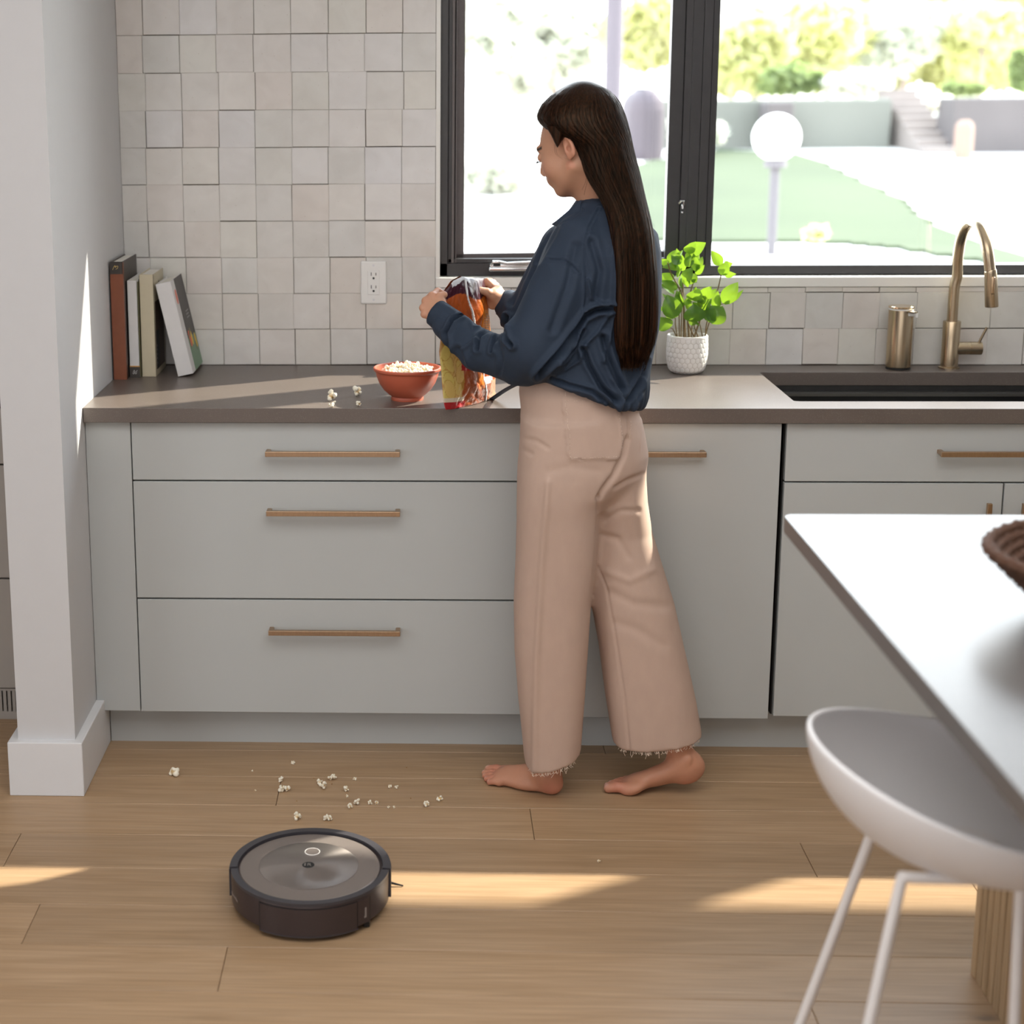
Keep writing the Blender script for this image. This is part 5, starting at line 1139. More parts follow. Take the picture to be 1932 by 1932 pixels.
# silver back seam
seam = np.abs(S-(0.36+0.42*np.clip(1-T, 0, 1)*0.85+0.02*np.sin(20*T))) < 0.017; c = blend(c, (0.66, 0.66, 0.66), seam.astype(float))
inner = (T > .972+0.008*np.sin(22*S)) & (S > .16) & (S < .48); c = blend(c, (0.55, 0.56, 0.58), inner.astype(float))
seamup = 0.0022*seam; frontP = frontP+nb*seamup[..., None]
Fb = [];
ii, jj = np.meshgrid(np.arange(NT-1), np.arange(NS-1), indexing='ij'); a = ii*NS+jj; Fr = np.stack([a, a+1, a+NS+1, a+NS], -1).reshape(-1, 4)
nV = NT*NS; Fbk = (Fr+nV)[:, ::-1]; edge = []
for i in range(NT-1): edge += [(i*NS, (i+1)*NS, (i+1)*NS+nV, i*NS+nV), ((i+1)*NS-1, (i+1)*NS-1+nV, (i+2)*NS-1+nV, (i+2)*NS-1)]
for j in range(NS-1): edge.append((j, j+nV, j+1+nV, j+1))
cb_ = np.ones((NT, NS, 3))*np.array([0.42, 0.085, 0.02])
M['foil'] = colmat('printed_foil', 0.30, spec=0.45, coat=0.1, bump=0.7, bscale=45, bdist=0.005)
bg_ = quads_obj('snack_bag', np.concatenate([frontP.reshape(-1, 3), backP.reshape(-1, 3)]), np.concatenate([Fr, Fbk, np.array(edge)]), M['foil'], colors=np.concatenate([c.reshape(-1, 3), cb_.reshape(-1, 3)]))
tag(bg_, 'open crinkled orange foil snack bag held upright by both hands', 'snack bag')
bpy.context.view_layer.objects.active = bg_

# ================================================================= PERSON
pe = thing('person', 'barefoot person in navy shirt and tan trousers opening a snack bag at the worktop', 'person', (1.1, -0.2, 0))
SKIN = np.array([0.52, 0.275, 0.175])
M['skin'] = colmat('skin', 0.48, spec=0.4, sss=0.12, var=0.05, vscale=70, bump=0.06, bscale=900)
def rings_sdf(G, rings, n=2.3, zlo=None, zhi=None, rot=0.0):
    """rings: (v, uL, uR, yc, ry) measured in the photograph, turned into stacked horizontal sections"""
    z = []; xc = []; rx = []; yc = []; ry = []
    for v, uL, uR, y, r in rings:
        a = P(uL, v, y=y); c_ = P(uR, v, y=y); z.append((a[2]+c_[2])/2); xc.append((a[0]+c_[0])/2); rx.append((c_[0]-a[0])/2); yc.append(y); ry.append(r)
    o = np.argsort(z); z, xc, rx, yc, ry = [np.array(q)[o] for q in (z, xc, rx, yc, ry)]
    zz = G[2][0, 0, :]; f = lambda q: np.interp(zz, z, q)[None, None, :].astype(np.float32)
    X = (G[0]-f(xc)); Y = (G[1]-f(yc))
    q = (np.abs(X)/f(rx))**n+(np.abs(Y)/f(ry))**n
    d = (q**(1/n)-1)*np.minimum(f(rx), f(ry))
    return np.maximum(np.maximum(d, z[0]-G[2]), G[2]-z[-1])

def seglist(px): return [(np.array(px[i], float), np.array(px[i+1], float)) for i in range(len(px)-1)]
def px_dist(Q, px):
    d = np.full(len(Q), 1e9)
    for a, b_ in seglist(px):
        ab = b_-a; L = ab @ ab; t = np.clip(((Q-a) @ ab)/L, 0, 1); d = np.minimum(d, np.linalg.norm(Q-(a+t[:, None]*ab), axis=1))
    return d
def crease(V, Nn, folds, lobe=0.55):
    """sink / raise the camera-facing surface along fold lines seen in the photograph"""
    Q = PR(V); view = V-CAM_C; view /= np.linalg.norm(view, axis=1)[:, None]; fac = np.clip(-(Nn*view).sum(1)*1.6, 0, 1); off = np.zeros(len(V))
    for px, w_, am in folds:
        d = px_dist(Q, px); off += am*np.exp(-(d/w_)**2)*fac
        if am < 0: off += -am*lobe*(np.exp(-((d-w_*1.9)/(w_*1.1))**2))*fac
    return V+Nn*off[:, None]
def fbm(V, sc, seed=0.0):
    return np.array([mnoise.noise(Vector((v[0]*sc[0]+seed, v[1]*sc[1]+seed, v[2]*sc[2]))) for v in V])
def Z2(x, y): return (780+x/2.683, 100+y/2.683)
def Z5(x, y): return (880+x/2.273, 700+y/2.273)

def onsurf(px, V, Nn, lift=0.0008):
    """3-D points of the camera-facing surface nearest to pixels"""
    Q = PR(V); fc = ((V-CAM_C)*Nn).sum(1) < 0; I = np.where(fc)[0]; out = []
    for p in px: k = I[np.argmin(((Q[I]-np.array(p))**2).sum(1)+0)]; out.append(V[k]+Nn[k]*lift)
    return out
def dense(px, step=4.0):
    o = []
    for a, b_ in seglist(px):
        n = max(1, int(np.linalg.norm(b_-a)/step)); o += [a+(b_-a)*k/n for k in range(n)]
    return o+[np.array(px[-1], float)]
# ---- trousers
h = 0.0045
G = grid((0.86, -0.38, 0.02), (1.46, 0.0, 1.06), h)
hips = [(690, 985, 1200, -.17, .10), (740, 980, 1200, -.18, .118), (790, 986, 1205, -.185, .125), (823, 987, 1212, -.185, .128), (854, 984, 1216, -.185, .13), (875, 981, 1210, -.19, .128), (898, 981, 1190, -.20, .12), (925, 981, 1165, -.21, .108), (950, 984, 1140, -.22, .085)]
legL = [(790, 988, 1150, -.215, .10), (854, 982, 1160, -.222, .105), (898, 979, 1150, -.228, .105), (937, 977, 1134, -.23, .103), (964, 975, 1130, -.23, .10), (1052, 973.5, 1125, -.23, .095), (1140, 970, 1114, -.23, .09), (1228, 971, 1108, -.23, .088), (1316, 978, 1102, -.23, .088), (1382, 985, 1097, -.23, .088), (1443, 991, 1092, -.23, .088), (1490, 996, 1088, -.23, .088)]
legR = [(790, 1090, 1204, -.16, .10), (854, 1100, 1217, -.16, .108), (898, 1110, 1217, -.165, .105), (942, 1110, 1220, -.165, .10), (999, 1112, 1229, -.16, .09), (1052, 1112, 1245, -.165, .088), (1133, 1114, 1271, -.172, .087), (1219, 1130, 1290, -.18, .087), (1316, 1143, 1312, -.188, .087), (1382, 1154, 1324, -.192, .088), (1424, 1160, 1332, -.195, .088), (1465, 1166, 1340, -.195, .088)]
dH = rings_sdf(G, hips, 2.4); dL = rings_sdf(G, legL, 2.5); dR = rings_sdf(G, legR, 2.4)
def hemcut(G, p0, p1, extra):
    """plane through two hem points, level in y"""
    k = (p1[2]-p0[2])/(p1[0]-p0[0]); return (p0[2]+k*(G[0]-p0[0]))+extra*(G[1]-p0[1])-G[2]
dL = smax(dL, hemcut(G, P(1008, 1464, y=-.31), P(1091, 1441, y=-.31), 0.10), 0.002)
dR = smax(dR, hemcut(G, P(1160, 1424, y=-.27), P(1329, 1408, y=-.27), 0.05), 0.002)
# keep the legs apart below the crotch
D = smin(dH, dL, 0.02); D = np.minimum(D, 9); D = smin(D, dR, 0.024)
wz = P(1100, 706, y=-.2)[2]; D = np.maximum(D, G[2]-wz-0.03)
V, F = snet(D, (0.86, -0.38, 0.02), h); V = relax(V, F, 3); Nn = vnormals(V, F)
if (Nn*(V-V.mean(0))).sum() < 0: F = F[:, ::-1]; Nn = -Nn
folds = [([Z5(690, 290), Z5(672, 360), Z5(630, 450), Z5(585, 510), Z5(567, 545)], 4.5, -0.007), ([Z5(567, 540), Z5(566, 640), Z5(555, 800), Z5(540, 960)], 3.5, -0.006),
 ([Z5(350, 480), Z5(325, 800), Z5(300, 1250), Z5(293, 1745)], 6.0, 0.0065), ([Z5(560, 830), Z5(600, 930), Z5(640, 1150), Z5(678, 1400), Z5(700, 1640)], 2.0, -0.0035),
 ([Z5(640, 500), Z5(690, 470), Z5(760, 440)], 4, -0.004), ([Z5(600, 640), Z5(660, 600), Z5(740, 600)], 5, -0.003), ([Z5(570, 700), Z5(650, 720), Z5(700, 800)], 6, -0.003), ([Z5(620, 950), Z5(720, 1000), Z5(860, 1010)], 9, -0.003), ([Z5(600, 860), Z5(700, 900), Z5(800, 850)], 7, 0.003),
 ([Z5(640, 1080), Z5(730, 1110), Z5(850, 1180)], 9, -0.0025), ([Z5(245, 290), Z5(300, 300), Z5(350, 330)], 4, -0.003), ([Z5(240, 335), Z5(280, 355)], 4, -0.003), ([Z5(350, 430), Z5(450, 410), Z5(560, 430)], 8, -0.002),
 ([Z5(410, 90), Z5(415, 160), Z5(430, 250), Z5(438, 385), Z5(540, 380), Z5(660, 375), Z5(668, 290), Z5(655, 210), Z5(640, 180)], 1.3, 0.0024), ([Z5(412, 130), Z5(500, 120), Z5(545, 118)], 1.2, -0.002),
 ([Z5(640, 140), Z5(690, 200), Z5(695, 260), Z5(690, 290)], 1.4, -0.003), ([Z5(740, 195), Z5(752, 260), Z5(745, 345)], 1.2, 0.002)]
Q = PR(V)
# pocket stands proud
inp = (Q[:, 0] > 1060) & (Q[:, 0] < 1172+0*Q[:, 1]) & (Q[:, 1] > 738) & (Q[:, 1] < 866) & (Q[:, 0] > 1059+(Q[:, 1]-738)*0.10)
facing = ((V-CAM_C)*Nn).sum(1) < 0
V = V+Nn*(inp & facing)[:, None]*0.0040
V = crease(V, Nn, folds, 0.12)
V = V+Nn*(0.0016*fbm(V, (9, 9, 4)))[:, None]
M['denim'] = mat('tan_cotton_twill', (0.50, 0.36, 0.29), 0.85, var=0.06, vscale=45, stretch=(1, 1, 0.5), bump=0.35, bscale=900, bdist=0.0006)
tro = quads_obj('trousers', V, F, M['denim'], pe)
# frayed hems and pocket stitching
M['thread'] = mat('cream_thread', (0.68, 0.55, 0.45), 0.8, var=0.1)
b = MB(); rf = random.Random(4)
Nn = vnormals(V, F)
for hp, n in (([(1000, 1450), (1009, 1464), (1050, 1462), (1090, 1439)], 60), ([(1163, 1420), (1192, 1422), (1256, 1420), (1327, 1404)], 80)):
    pts = onsurf(dense(hp, 1.5), V, Nn, 0.0004)
    for k in range(n):
        q = pts[rf.randrange(len(pts))]; l = rf.choice([0.005, 0.006, 0.008]) if rf.random() < .94 else 0.016
        b.tube([q, q+np.array([rf.uniform(-.002, .002), -0.0005, -l*0.5]), q+np.array([rf.uniform(-.005, .005), -0.0005, -l])], 0.00045, 4)
b.build('frayed_hem', M['thread'], tro)
Nn = vnormals(V, F)
b = MB()
for px in ([Z5(424, 90), Z5(428, 160), Z5(440, 250), Z5(448, 375), Z5(540, 371), Z5(658, 366)], [Z5(415, 132), Z5(500, 128), Z5(545, 126)], [Z5(655, 190), Z5(668, 290), Z5(662, 366)], [Z5(705, 215), Z5(703, 262), Z5(698, 292)]):
    pts = onsurf(dense(px, 2.4), V, Nn, 0.0006)
    for k in range(0, len(pts)-1, 2): b.tube([pts[k], pts[k]+(pts[k+1]-pts[k])*0.8], 0.00050, 4)
b.build('pocket_stitching', M['thread'], tro)

# ---- shirt
h = 0.0034
lo = (0.72, -0.42, 0.86); G = grid(lo, (1.30, 0.20, 1.47), h)
tor = [(372, 1095, 1150, -.155, .045), (380, 1088, 1170, -.157, .066), (396, 1077, 1196, -.158, .088), (415, 1062, 1212, -.15, .11), (440, 1046, 1236, -.15, .14), (470, 1030, 1242, -.15, .155), (520, 1012, 1244, -.15, .16), (560, 1004, 1243, -.15, .158), (620, 1000, 1238, -.155, .15), (680, 998, 1227, -.165, .145), (720, 990, 1222, -.175, .145), (745, 985, 1219, -.18, .15), (768, 990, 1212, -.18, .148), (790, 1010, 1200, -.18, .14)]
D = rings_sdf(G, tor, 2.2)
sh0 = P(1098, 462, y=-.225); el = P(1010, 655, y=-.275); el2 = P(985, 682, y=-.25); wr = P(846, 612, y=-.075); wr0 = P(832, 598, y=-.062)
arm = dcap(G, sh0, el, 0.068, 0.074); arm = smin(arm, dcap(G, el, el2, 0.062, 0.05), 0.03); fore = smin(dcap(G, el2, P(905, 662, y=-.155), 0.050, 0.045), dcap(G, P(905, 662, y=-.155), wr, 0.045, 0.036), 0.01)
e2 = P(992, 600, y=.055); arm2 = smin(dcap(G, P(1070, 470, y=-.03), e2, 0.062, 0.05), dcap(G, e2, P(962, 577, y=.095), 0.048, 0.036), 0.03); 
# elastic hem: plane rising towards the front
pA, pB = P(1012, 716, y=-.30), P(1190, 778, y=-.30); k = (pB[2]-pA[2])/(pB[0]-pA[0]); pl_ = (pA[2]+k*(G[0]-pA[0]))-G[2]; D = smax(D, pl_, 0.018)
D = smin(D, smin(arm, fore, 0.018), 0.020); D = smin(D, arm2, 0.02)
# neck opening
D = np.maximum(D, -(dcap(G, P(1124, 374, y=-.16), P(1124, 330, y=-.155), 0.040)))
V, F = snet(D, lo, h); V = relax(V, F, 2); Nn = vnormals(V, F)
if (Nn*(V-V.mean(0))).sum() < 0: F = F[:, ::-1]; Nn = -Nn
folds = [([Z2(940, 790), Z2(890, 880), Z2(865, 960), Z2(870, 1100), Z2(872, 1230), Z2(860, 1330)], 1.6, -0.003), ([Z2(690, 1045), Z2(760, 1048), Z2(800, 1070), Z2(835, 1110)], 1.6, -0.0025),
 ([Z2(1010, 1290), Z2(930, 1300), Z2(870, 1330), Z2(800, 1420), Z2(720, 1530), Z2(630, 1630)], 4.5, -0.013), ([Z2(1028, 990), Z2(1020, 1130), Z2(1012, 1285)], 4, 0.006), ([Z2(1005, 1300), Z2(940, 1400), Z2(865, 1485)], 3.5, 0.006),
 ([Z2(862, 1495), Z2(890, 1580), Z2(950, 1690), Z2(1020, 1760)], 4, -0.008), ([Z2(960, 1440), Z2(990, 1560), Z2(1050, 1700)], 5, -0.007), ([Z2(1012, 1330), Z2(990, 1450), Z2(960, 1560)], 3, 0.005),
 ([Z2(1180, 1560), Z2(1130, 1680), Z2(1060, 1790)], 4, -0.007), ([Z2(1150, 1640), Z2(1150, 1720), Z2(1110, 1800)], 4, 0.006), ([Z2(1000, 1650), Z2(1040, 1740), Z2(1060, 1800)], 3, 0.004),
 ([Z2(700, 1640), Z2(790, 1680), Z2(900, 1710), Z2(1030, 1800)], 3.0, -0.005), ([Z2(740, 1560), Z2(800, 1500), Z2(860, 1400)], 3.0, -0.005), ([Z2(770, 1600), Z2(840, 1560), Z2(880, 1480)], 3.0, 0.004),
 ([Z2(485, 1335), Z2(465, 1400), Z2(480, 1455), Z2(505, 1480)], 3.2, -0.012), ([Z2(470, 1395), Z2(420, 1440), Z2(400, 1510)], 3.0, -0.007), ([Z2(390, 1400), Z2(340, 1440), Z2(330, 1500)], 3.2, -0.007), ([Z2(275, 1350), Z2(300, 1400), Z2(370, 1385)], 3.0, 0.005),
 ([Z2(250, 1330), Z2(200, 1360), Z2(170, 1420), Z2(190, 1500)], 3.2, -0.009), ([Z2(340, 1450), Z2(290, 1480), Z2(260, 1500)], 3, 0.005), ([Z2(430, 1450), Z2(450, 1550), Z2(440, 1620)], 4, -0.004), ([Z2(230, 1500), Z2(260, 1590), Z2(330, 1650)], 5, -0.005),
 ([Z2(820, 980), Z2(780, 1180), Z2(700, 1400)], 7, -0.003), ([Z2(900, 960), Z2(940, 1100), Z2(920, 1250)], 6, -0.004), ([Z2(880, 1150), Z2(900, 1240), Z2(980, 1280)], 3, 0.005), ([Z2(620, 980), Z2(560, 1140), Z2(500, 1270)], 5, -0.004),
 ([Z2(740, 870), Z2(690, 960), Z2(640, 1060)], 4, -0.003), ([Z2(850, 800), Z2(790, 850), Z2(740, 870)], 2.0, -0.003)]
folds = [(a_, w_, am*1.8) for a_, w_, am in folds]
V = crease(V, Nn, folds)
f1 = fbm(V, (11, 11, 6), 3.1); f2 = fbm(V, (34, 34, 12), 8.0)
low = np.clip((P(1100, 720, y=-.3)[2]-V[:, 2])/0.05, 0, 1)
V = V+Nn*(0.0040*(1-2*np.abs(f1))+0.0019*f2+0.002*low*np.sin(V[:, 0]*260+V[:, 1]*180+3*f1))[:, None]
M['shirt'] = mat('navy_cotton', (0.015, 0.028, 0.053), 0.8, var=0.08, vscale=30, bump=0.3, bscale=1100, bdist=0.0005)
shirt = quads_obj('shirt', V, F, M['shirt'], pe); shV, shF, shN = V, F, vnormals(V, F)
# collar: folded band around the neck with a point at the front
n = 40; Vc = []; Fc = []
cc = P(1126, 387, y=-.165)
for i in range(n+1):
    th_ = math.radians(-180+360*i/n)          # opens towards the front left
    dx, dy = math.cos(th_), math.sin(th_)
    for j, (r, z) in enumerate(((0.046, -0.020), (0.046, 0.000), (0.049, 0.010), (0.057, 0.007), (0.073, -0.013), (0.089, -0.040))):
        fr_ = max(0, math.cos(th_-math.radians(150)))
        Vc.append((cc[0]+dx*r*(1+0.05*fr_)-0.0*fr_, cc[1]+dy*r*0.95, cc[2]+z-0.030*fr_**2+0.004*math.sin(5*th_)*(j/5)))
for i in range(n):
    for j in range(5): Fc.append((i*6+j, (i+1)*6+j, (i+1)*6+j+1, i*6+j+1))
co = quads_obj('collar', Vc, Fc, M['shirt'], shirt); sm = co.modifiers.new('s', 'SOLIDIFY'); sm.thickness = 0.0025; sm.offset = 0; ss_ = co.modifiers.new('u', 'SUBSURF'); ss_.levels = 1; ss_.render_levels = 2
# lapel running down the front edge
b = MB(); lp_ = [P(*Z2(700, 868), y=-.165), P(*Z2(725, 850), y=-.20), P(*Z2(850, 745), y=-.20), P(*Z2(840, 800), y=-.215), P(*Z2(735, 880), y=-.215)]
n0 = np.array([0, -0.004, 0.002]); b.poly([p+n0 for p in lp_]+[p-n0*0.5 for p in lp_], [(0, 1, 2, 3, 4), (9, 8, 7, 6, 5)]+[(i, (i+1) % 5, 5+(i+1) % 5, 5+i) for i in range(5)]); b.build('lapel', M['shirt'], shirt)
def cuff(c0, c1, r0, r1, nm='cuff', flat=0.85):
    c0 = np.array(c0); c1 = np.array(c1); ax = c1-c0; ax = ax/np.linalg.norm(ax); a_ = np.cross(ax, [0, 0, 1]); a_ /= np.linalg.norm(a_); b2 = np.cross(ax, a_)
    V = []; F = []; m_ = 56; rows = 12
    for i in range(rows+1):
        t = i/rows; r = r0+(r1-r0)*t
        for k in range(m_):
            q = 2*PI*k/m_; w_ = 1+0.012*math.sin(7*q+3*t)+0.010*math.sin(13*q-2*t); V.append(c0+(c1-c0)*t+a_*(math.cos(q)*r*w_*flat)+b2*(math.sin(q)*r*w_))
    for i in range(rows):
        for k in range(m_): F.append((i*m_+k, i*m_+(k+1) % m_, (i+1)*m_+(k+1) % m_, (i+1)*m_+k))
    o = quads_obj(nm, V, F, M['shirt'], shirt); s_ = o.modifiers.new('s', 'SOLIDIFY'); s_.thickness = 0.003; s_.offset = -1; s_.use_even_offset = True; return o
cuff(P(857, 617, y=-.09), P(822, 590, y=-.055), 0.0395, 0.0345)
cuff(P(968, 581, y=.09), P(948, 570, y=.098), 0.036, 0.034)
b = MB(); b.tube(bez([P(985, 722, y=-.20), P(968, 728, y=-.08), P(950, 738, y=.03), (P(928, 753, z=ZC+0.002))], 6), 0.0085, 8, flat=0.35); b.build('waist_tie', M['shirt'], shirt)

# ---- hair
rows = [(152.5, 1090, 1110, -.150, .012), (155, 1080, 1120, -.150, .030), (160, 1069, 1131, -.150, .046), (166, 1059, 1142, -.150, .060), (178, 1042, 1157, -.152, .076), (195, 1024, 1169, -.155, .090), (212, 1014.5, 1176, -.158, .098), (222, 1012, 1180, -.16, .100), (230, 1015, 1182, -.162, .101), (239, 1024, 1184, -.163, .102), (249, 1036, 1187, -.166, .102), (257, 1052, 1188, -.170, .101), (266, 1072, 1190, -.176, .098),
 (280, 1082, 1193, -.182, .094), (300, 1090, 1198, -.192, .088), (330, 1103, 1206.5, -.208, .078), (355, 1119, 1212, -.222, .070), (380, 1136, 1218, -.240, .062), (410, 1147, 1226, -.262, .052), (440, 1153, 1232, -.280, .046), (500, 1158, 1238, -.298, .040), (560, 1160, 1241, -.305, .036), (610, 1160, 1240, -.308, .033), (640, 1161, 1237, -.308, .030), (662, 1164, 1230, -.306, .026), (678, 1170, 1220, -.304, .021), (688, 1177, 1208, -.302, .015), (693, 1184, 1199, -.30, .006)]
rv_ = np.array([r[0] for r in rows]); vv = np.concatenate([np.linspace(152.5, 300, 60), np.linspace(303, 693, 110)])
R = [np.interp(vv, rv_, [r[k] for r in rows]) for k in range(1, 5)]
for k in range(4): R[k][20:] = np.convolve(np.pad(R[k], 4, mode='edge'), np.ones(9)/9, 'valid')[20:]
m_ = 420; th = np.linspace(0, 2*PI, m_, endpoint=False); rh = np.random.RandomState(12)
ridge = np.interp(np.arange(m_), np.arange(0, m_, 3), rh.uniform(-1, 1, m_//3)); ridge2 = rh.uniform(-1, 1, m_); broad = np.interp(np.arange(m_), np.linspace(0, m_, 37), np.append(rh.uniform(-1, 1, 36), 0))
def hair_pt(i, ang, extra=0.0):
    v = vv[i]; y, ry = R[2][i], R[3][i]; a_ = P(R[0][i], v, y=y); c_ = P(R[1][i], v, y=y); rx = (c_[0]-a_[0])/2
    nn = 2.0+0.45*min(1, max(0, (v-165)/90)); ca, sa = math.cos(ang), math.sin(ang); q = (abs(ca)**nn+abs(sa)**nn)**(-1/nn)
    return np.array([(a_[0]+c_[0])/2+(rx+extra)*ca*q, y+(ry+extra)*sa*q, a_[2]])
Vh = []
for i in range(len(vv)):
    v = vv[i]; amp = 0.0011*min(1, (v-150)/40); drift = 0.0
    for k in range(m_):
        Vh.append(hair_pt(i, th[k], amp*(0.6*ridge[(k+int((v-150)/60)) % m_]+0.25*ridge2[k])+min(1, max(0, (v-330)/120))*0.0028*broad[k]))
Vh = np.array(Vh); ii, jj = np.meshgrid(np.arange(len(vv)-1), np.arange(m_), indexing='ij'); j2 = (jj+1) % m_
Fh = np.stack([ii*m_+jj, (ii+1)*m_+jj, (ii+1)*m_+j2, ii*m_+j2], -1).reshape(-1, 4)
def hair_mat():
    m, t, b = nodemat('dark_hair'); L = t.links
    g = N(t, 'ShaderNodeNewGeometry'); mp = N(t, 'ShaderNodeMapping'); mp.inputs['Scale'].default_value = (260, 260, 3); L.new(g.outputs['Position'], mp.inputs[0])
    n = N(t, 'ShaderNodeTexNoise'); n.inputs['Scale'].default_value = 1.0; n.inputs['Detail'].default_value = 3; L.new(mp.outputs[0], n.inputs['Vector'])
    cr_ = N(t, 'ShaderNodeValToRGB'); e = cr_.color_ramp.elements; e[0].position = 0.42; e[0].color = (0.0035, 0.0016, 0.0012, 1); e[1].position = 0.80; e[1].color = (0.050, 0.018, 0.008, 1); L.new(n.outputs['Fac'], cr_.inputs[0])  # red-brown streaks put the look of lit strands into the hair colour
    L.new(cr_.outputs[0], b.inputs['Base Color']); b.inputs['Roughness'].default_value = 0.36; b.inputs['Specular IOR Level'].default_value = 0.2; b.inputs['Specular Tint'].default_value = (1, 0.72, 0.5, 1)
    bp = N(t, 'ShaderNodeBump'); bp.inputs['Strength'].default_value = 0.5; bp.inputs['Distance'].default_value = 0.001; L.new(n.outputs['Fac'], bp.inputs['Height']); L.new(bp.outputs[0], b.inputs['Normal'])
    return m
M['hair'] = hair_mat()
def lump(rws, yc, ry, n_=24):
    V2 = []; F2 = []
    for v, uL, uR in rws:
        a_ = P(uL, v, y=yc); c_ = P(uR, v, y=yc)
        for k in range(n_): q = 2*PI*k/n_; V2.append(((a_[0]+c_[0])/2+(c_[0]-a_[0])/2*math.cos(q), yc+ry*math.sin(q), a_[2]))
    for i in range(len(rws)-1):
        for k in range(n_): F2.append((i*n_+k, (i+1)*n_+k, (i+1)*n_+(k+1) % n_, i*n_+(k+1) % n_))
    return np.array(V2), np.array(F2)
Vs, Fs = lump([(238, 1030, 1080), (246, 1034, 1076), (254, 1039, 1068), (262, 1043, 1063), (269, 1046, 1058), (275, 1049, 1054), (278, 1051, 1052)], -.226, .012)
Fs = Fs+len(Vh); Vh = np.concatenate([Vh, Vs]); Fh = np.concatenate([Fh, Fs])
hair = quads_obj('hair', Vh, Fh, M['hair'], pe)
# loose strands over the surface and at the tips
SV = []; SF = []
def strand(pts, r=0.00035):
    base = len(SV); k3 = [(1, 0), (-0.5, 0.87), (-0.5, -0.87)]
    for p in pts:
        for a_, b2 in k3: SV.append((p[0]+a_*r, p[1]+b2*r, p[2]))
    for i in range(len(pts)-1):
        for q in range(3): SF.append((base+3*i+q, base+3*i+(q+1) % 3, base+3*i+3+(q+1) % 3, base+3*i+3+q))
rs = random.Random(21)
for k in range(620):
    a0 = rs.uniform(PI*0.95, PI*2.12); i0 = rs.randrange(6, 70) if rs.random() < .7 else rs.randrange(60, 120); i1 = min(len(vv)-1, i0+rs.randrange(50, 110)); ex = rs.uniform(0.0002, 0.0011); dr = rs.uniform(-0.05, 0.05)
    strand([hair_pt(i, a0+dr*(i-i0)/60, ex) for i in range(i0, i1, 5)], rs.uniform(0.0003, 0.0006))
for k in range(260):
    a0 = rs.uniform(PI, 2*PI); i0 = len(vv)-rs.randrange(12, 26); p = hair_pt(i0, a0, 0.0); q = hair_pt(len(vv)-2, a0, 0.0); e_ = p*0.35+q*0.65; e_[2] = q[2]+rs.uniform(-0.012, 0.02); strand([p, (p+e_)/2+np.array([0, -0.001, 0]), e_], 0.0005)
# fine hairs in front of the ear and at the nape
for (u0, v0), (u1, v1), (u2, v2) in ((( 1046, 272), (1048, 290), (1062, 301)), ((1048, 270), (1052, 292), (1070, 300)), ((1110, 320), (1104, 345), (1098, 358)), ((1112, 325), (1106, 350), (1102, 368))):
    strand(bez([P(u0, v0, y=-.235), P(u1, v1, y=-.24), P(u2, v2, y=-.235)], 6), 0.0003)
quads_obj('loose_strands', SV, SF, M['hair'], hair, smooth=False, kind='stuff')

# ---- body: head, hands, feet and the hidden frame under the clothes, one skin mesh
parts = []
def add_part(V, F, col): parts.append((np.asarray(V), np.asarray(F), col))
def orient(V, F):
    n = vnormals(V, F)
    return F if (n*(V-V.mean(0))).sum() > 0 else F[:, ::-1]
tl = math.radians(22)
Fd = np.array([-0.83, 0.5578, 0]); Rd = np.array([0.5578, 0.83, 0]); Ud = np.array([0, 0, 1.0])
Fq = Fd*math.cos(tl)-Ud*math.sin(tl); Uq = Ud*math.cos(tl)+Fd*math.sin(tl); HM = np.stack([Rd, Fq, Uq], 1)
HS = 0.94
ear = P(1073, 276, y=-.232); HC = ear-HS*(HM @ np.array([-0.078, -0.022, 0.0]))
W = lambda q: HC+HS*(HM @ np.array(q))
h = 0.0019; lo = (-0.10, -0.13, -0.235); G = grid(lo, (0.10, 0.145, 0.15), h)
d = dell(G, (0, -0.018, 0.035), (0.073, 0.093, 0.085))
d = smin(d, dell(G, (0, 0.035, -0.005), (0.063, 0.058, 0.075)), 0.02)
d = smin(d, dell(G, (0, 0.030, -0.040), (0.057, 0.056, 0.052)), 0.02)
for s_ in (-1, 1):
    d = smin(d, dell(G, (s_*0.040, 0.054, -0.026), (0.023, 0.025, 0.028)), 0.016)       # cheek
    d = smin(d, dcap(G, (s_*0.056, -0.005, -0.045), (s_*0.018, 0.066, -0.082), 0.013, 0.013), 0.024)   # jaw
    d = smin(d, dcap(G, (s_*0.010, 0.090, 0.030), (s_*0.045, 0.074, 0.030), 0.007, 0.006), 0.012)     # brow
    d = smax(d, -dell(G, (s_*0.031, 0.103, 0.010), (0.017, 0.014, 0.011)), 0.010)
    d = smin(d, dell(G, (s_*0.031, 0.078, 0.009), (0.015, 0.0135, 0.012)), 0.003)       # lidded eye
    d = smin(d, dell(G, (s_*0.009, 0.098, -0.027), (0.007, 0.009, 0.007)), 0.004)
d = smin(d, dell(G, (0, 0.070, -0.081), (0.018, 0.017, 0.014)), 0.014)                   # chin
d = smin(d, dcap(G, (0, 0.090, 0.016), (0, 0.105, -0.020), 0.006, 0.0095), 0.008)        # nose
d = smin(d, dcap(G, (-0.018, 0.077, -0.050), (0.018, 0.077, -0.050), 0.0145, 0.0145), 0.016)
d = smin(d, dcap(G, (-0.015, 0.0895, -0.0465), (0.015, 0.0895, -0.0465), 0.0040), 0.005)
d = smin(d, dcap(G, (-0.012, 0.0885, -0.0560), (0.012, 0.0885, -0.0560), 0.0045), 0.005)
d = smax(d, -dcap(G, (-0.019, 0.0950, -0.0515), (0.019, 0.0950, -0.0515), 0.0011), 0.0015)
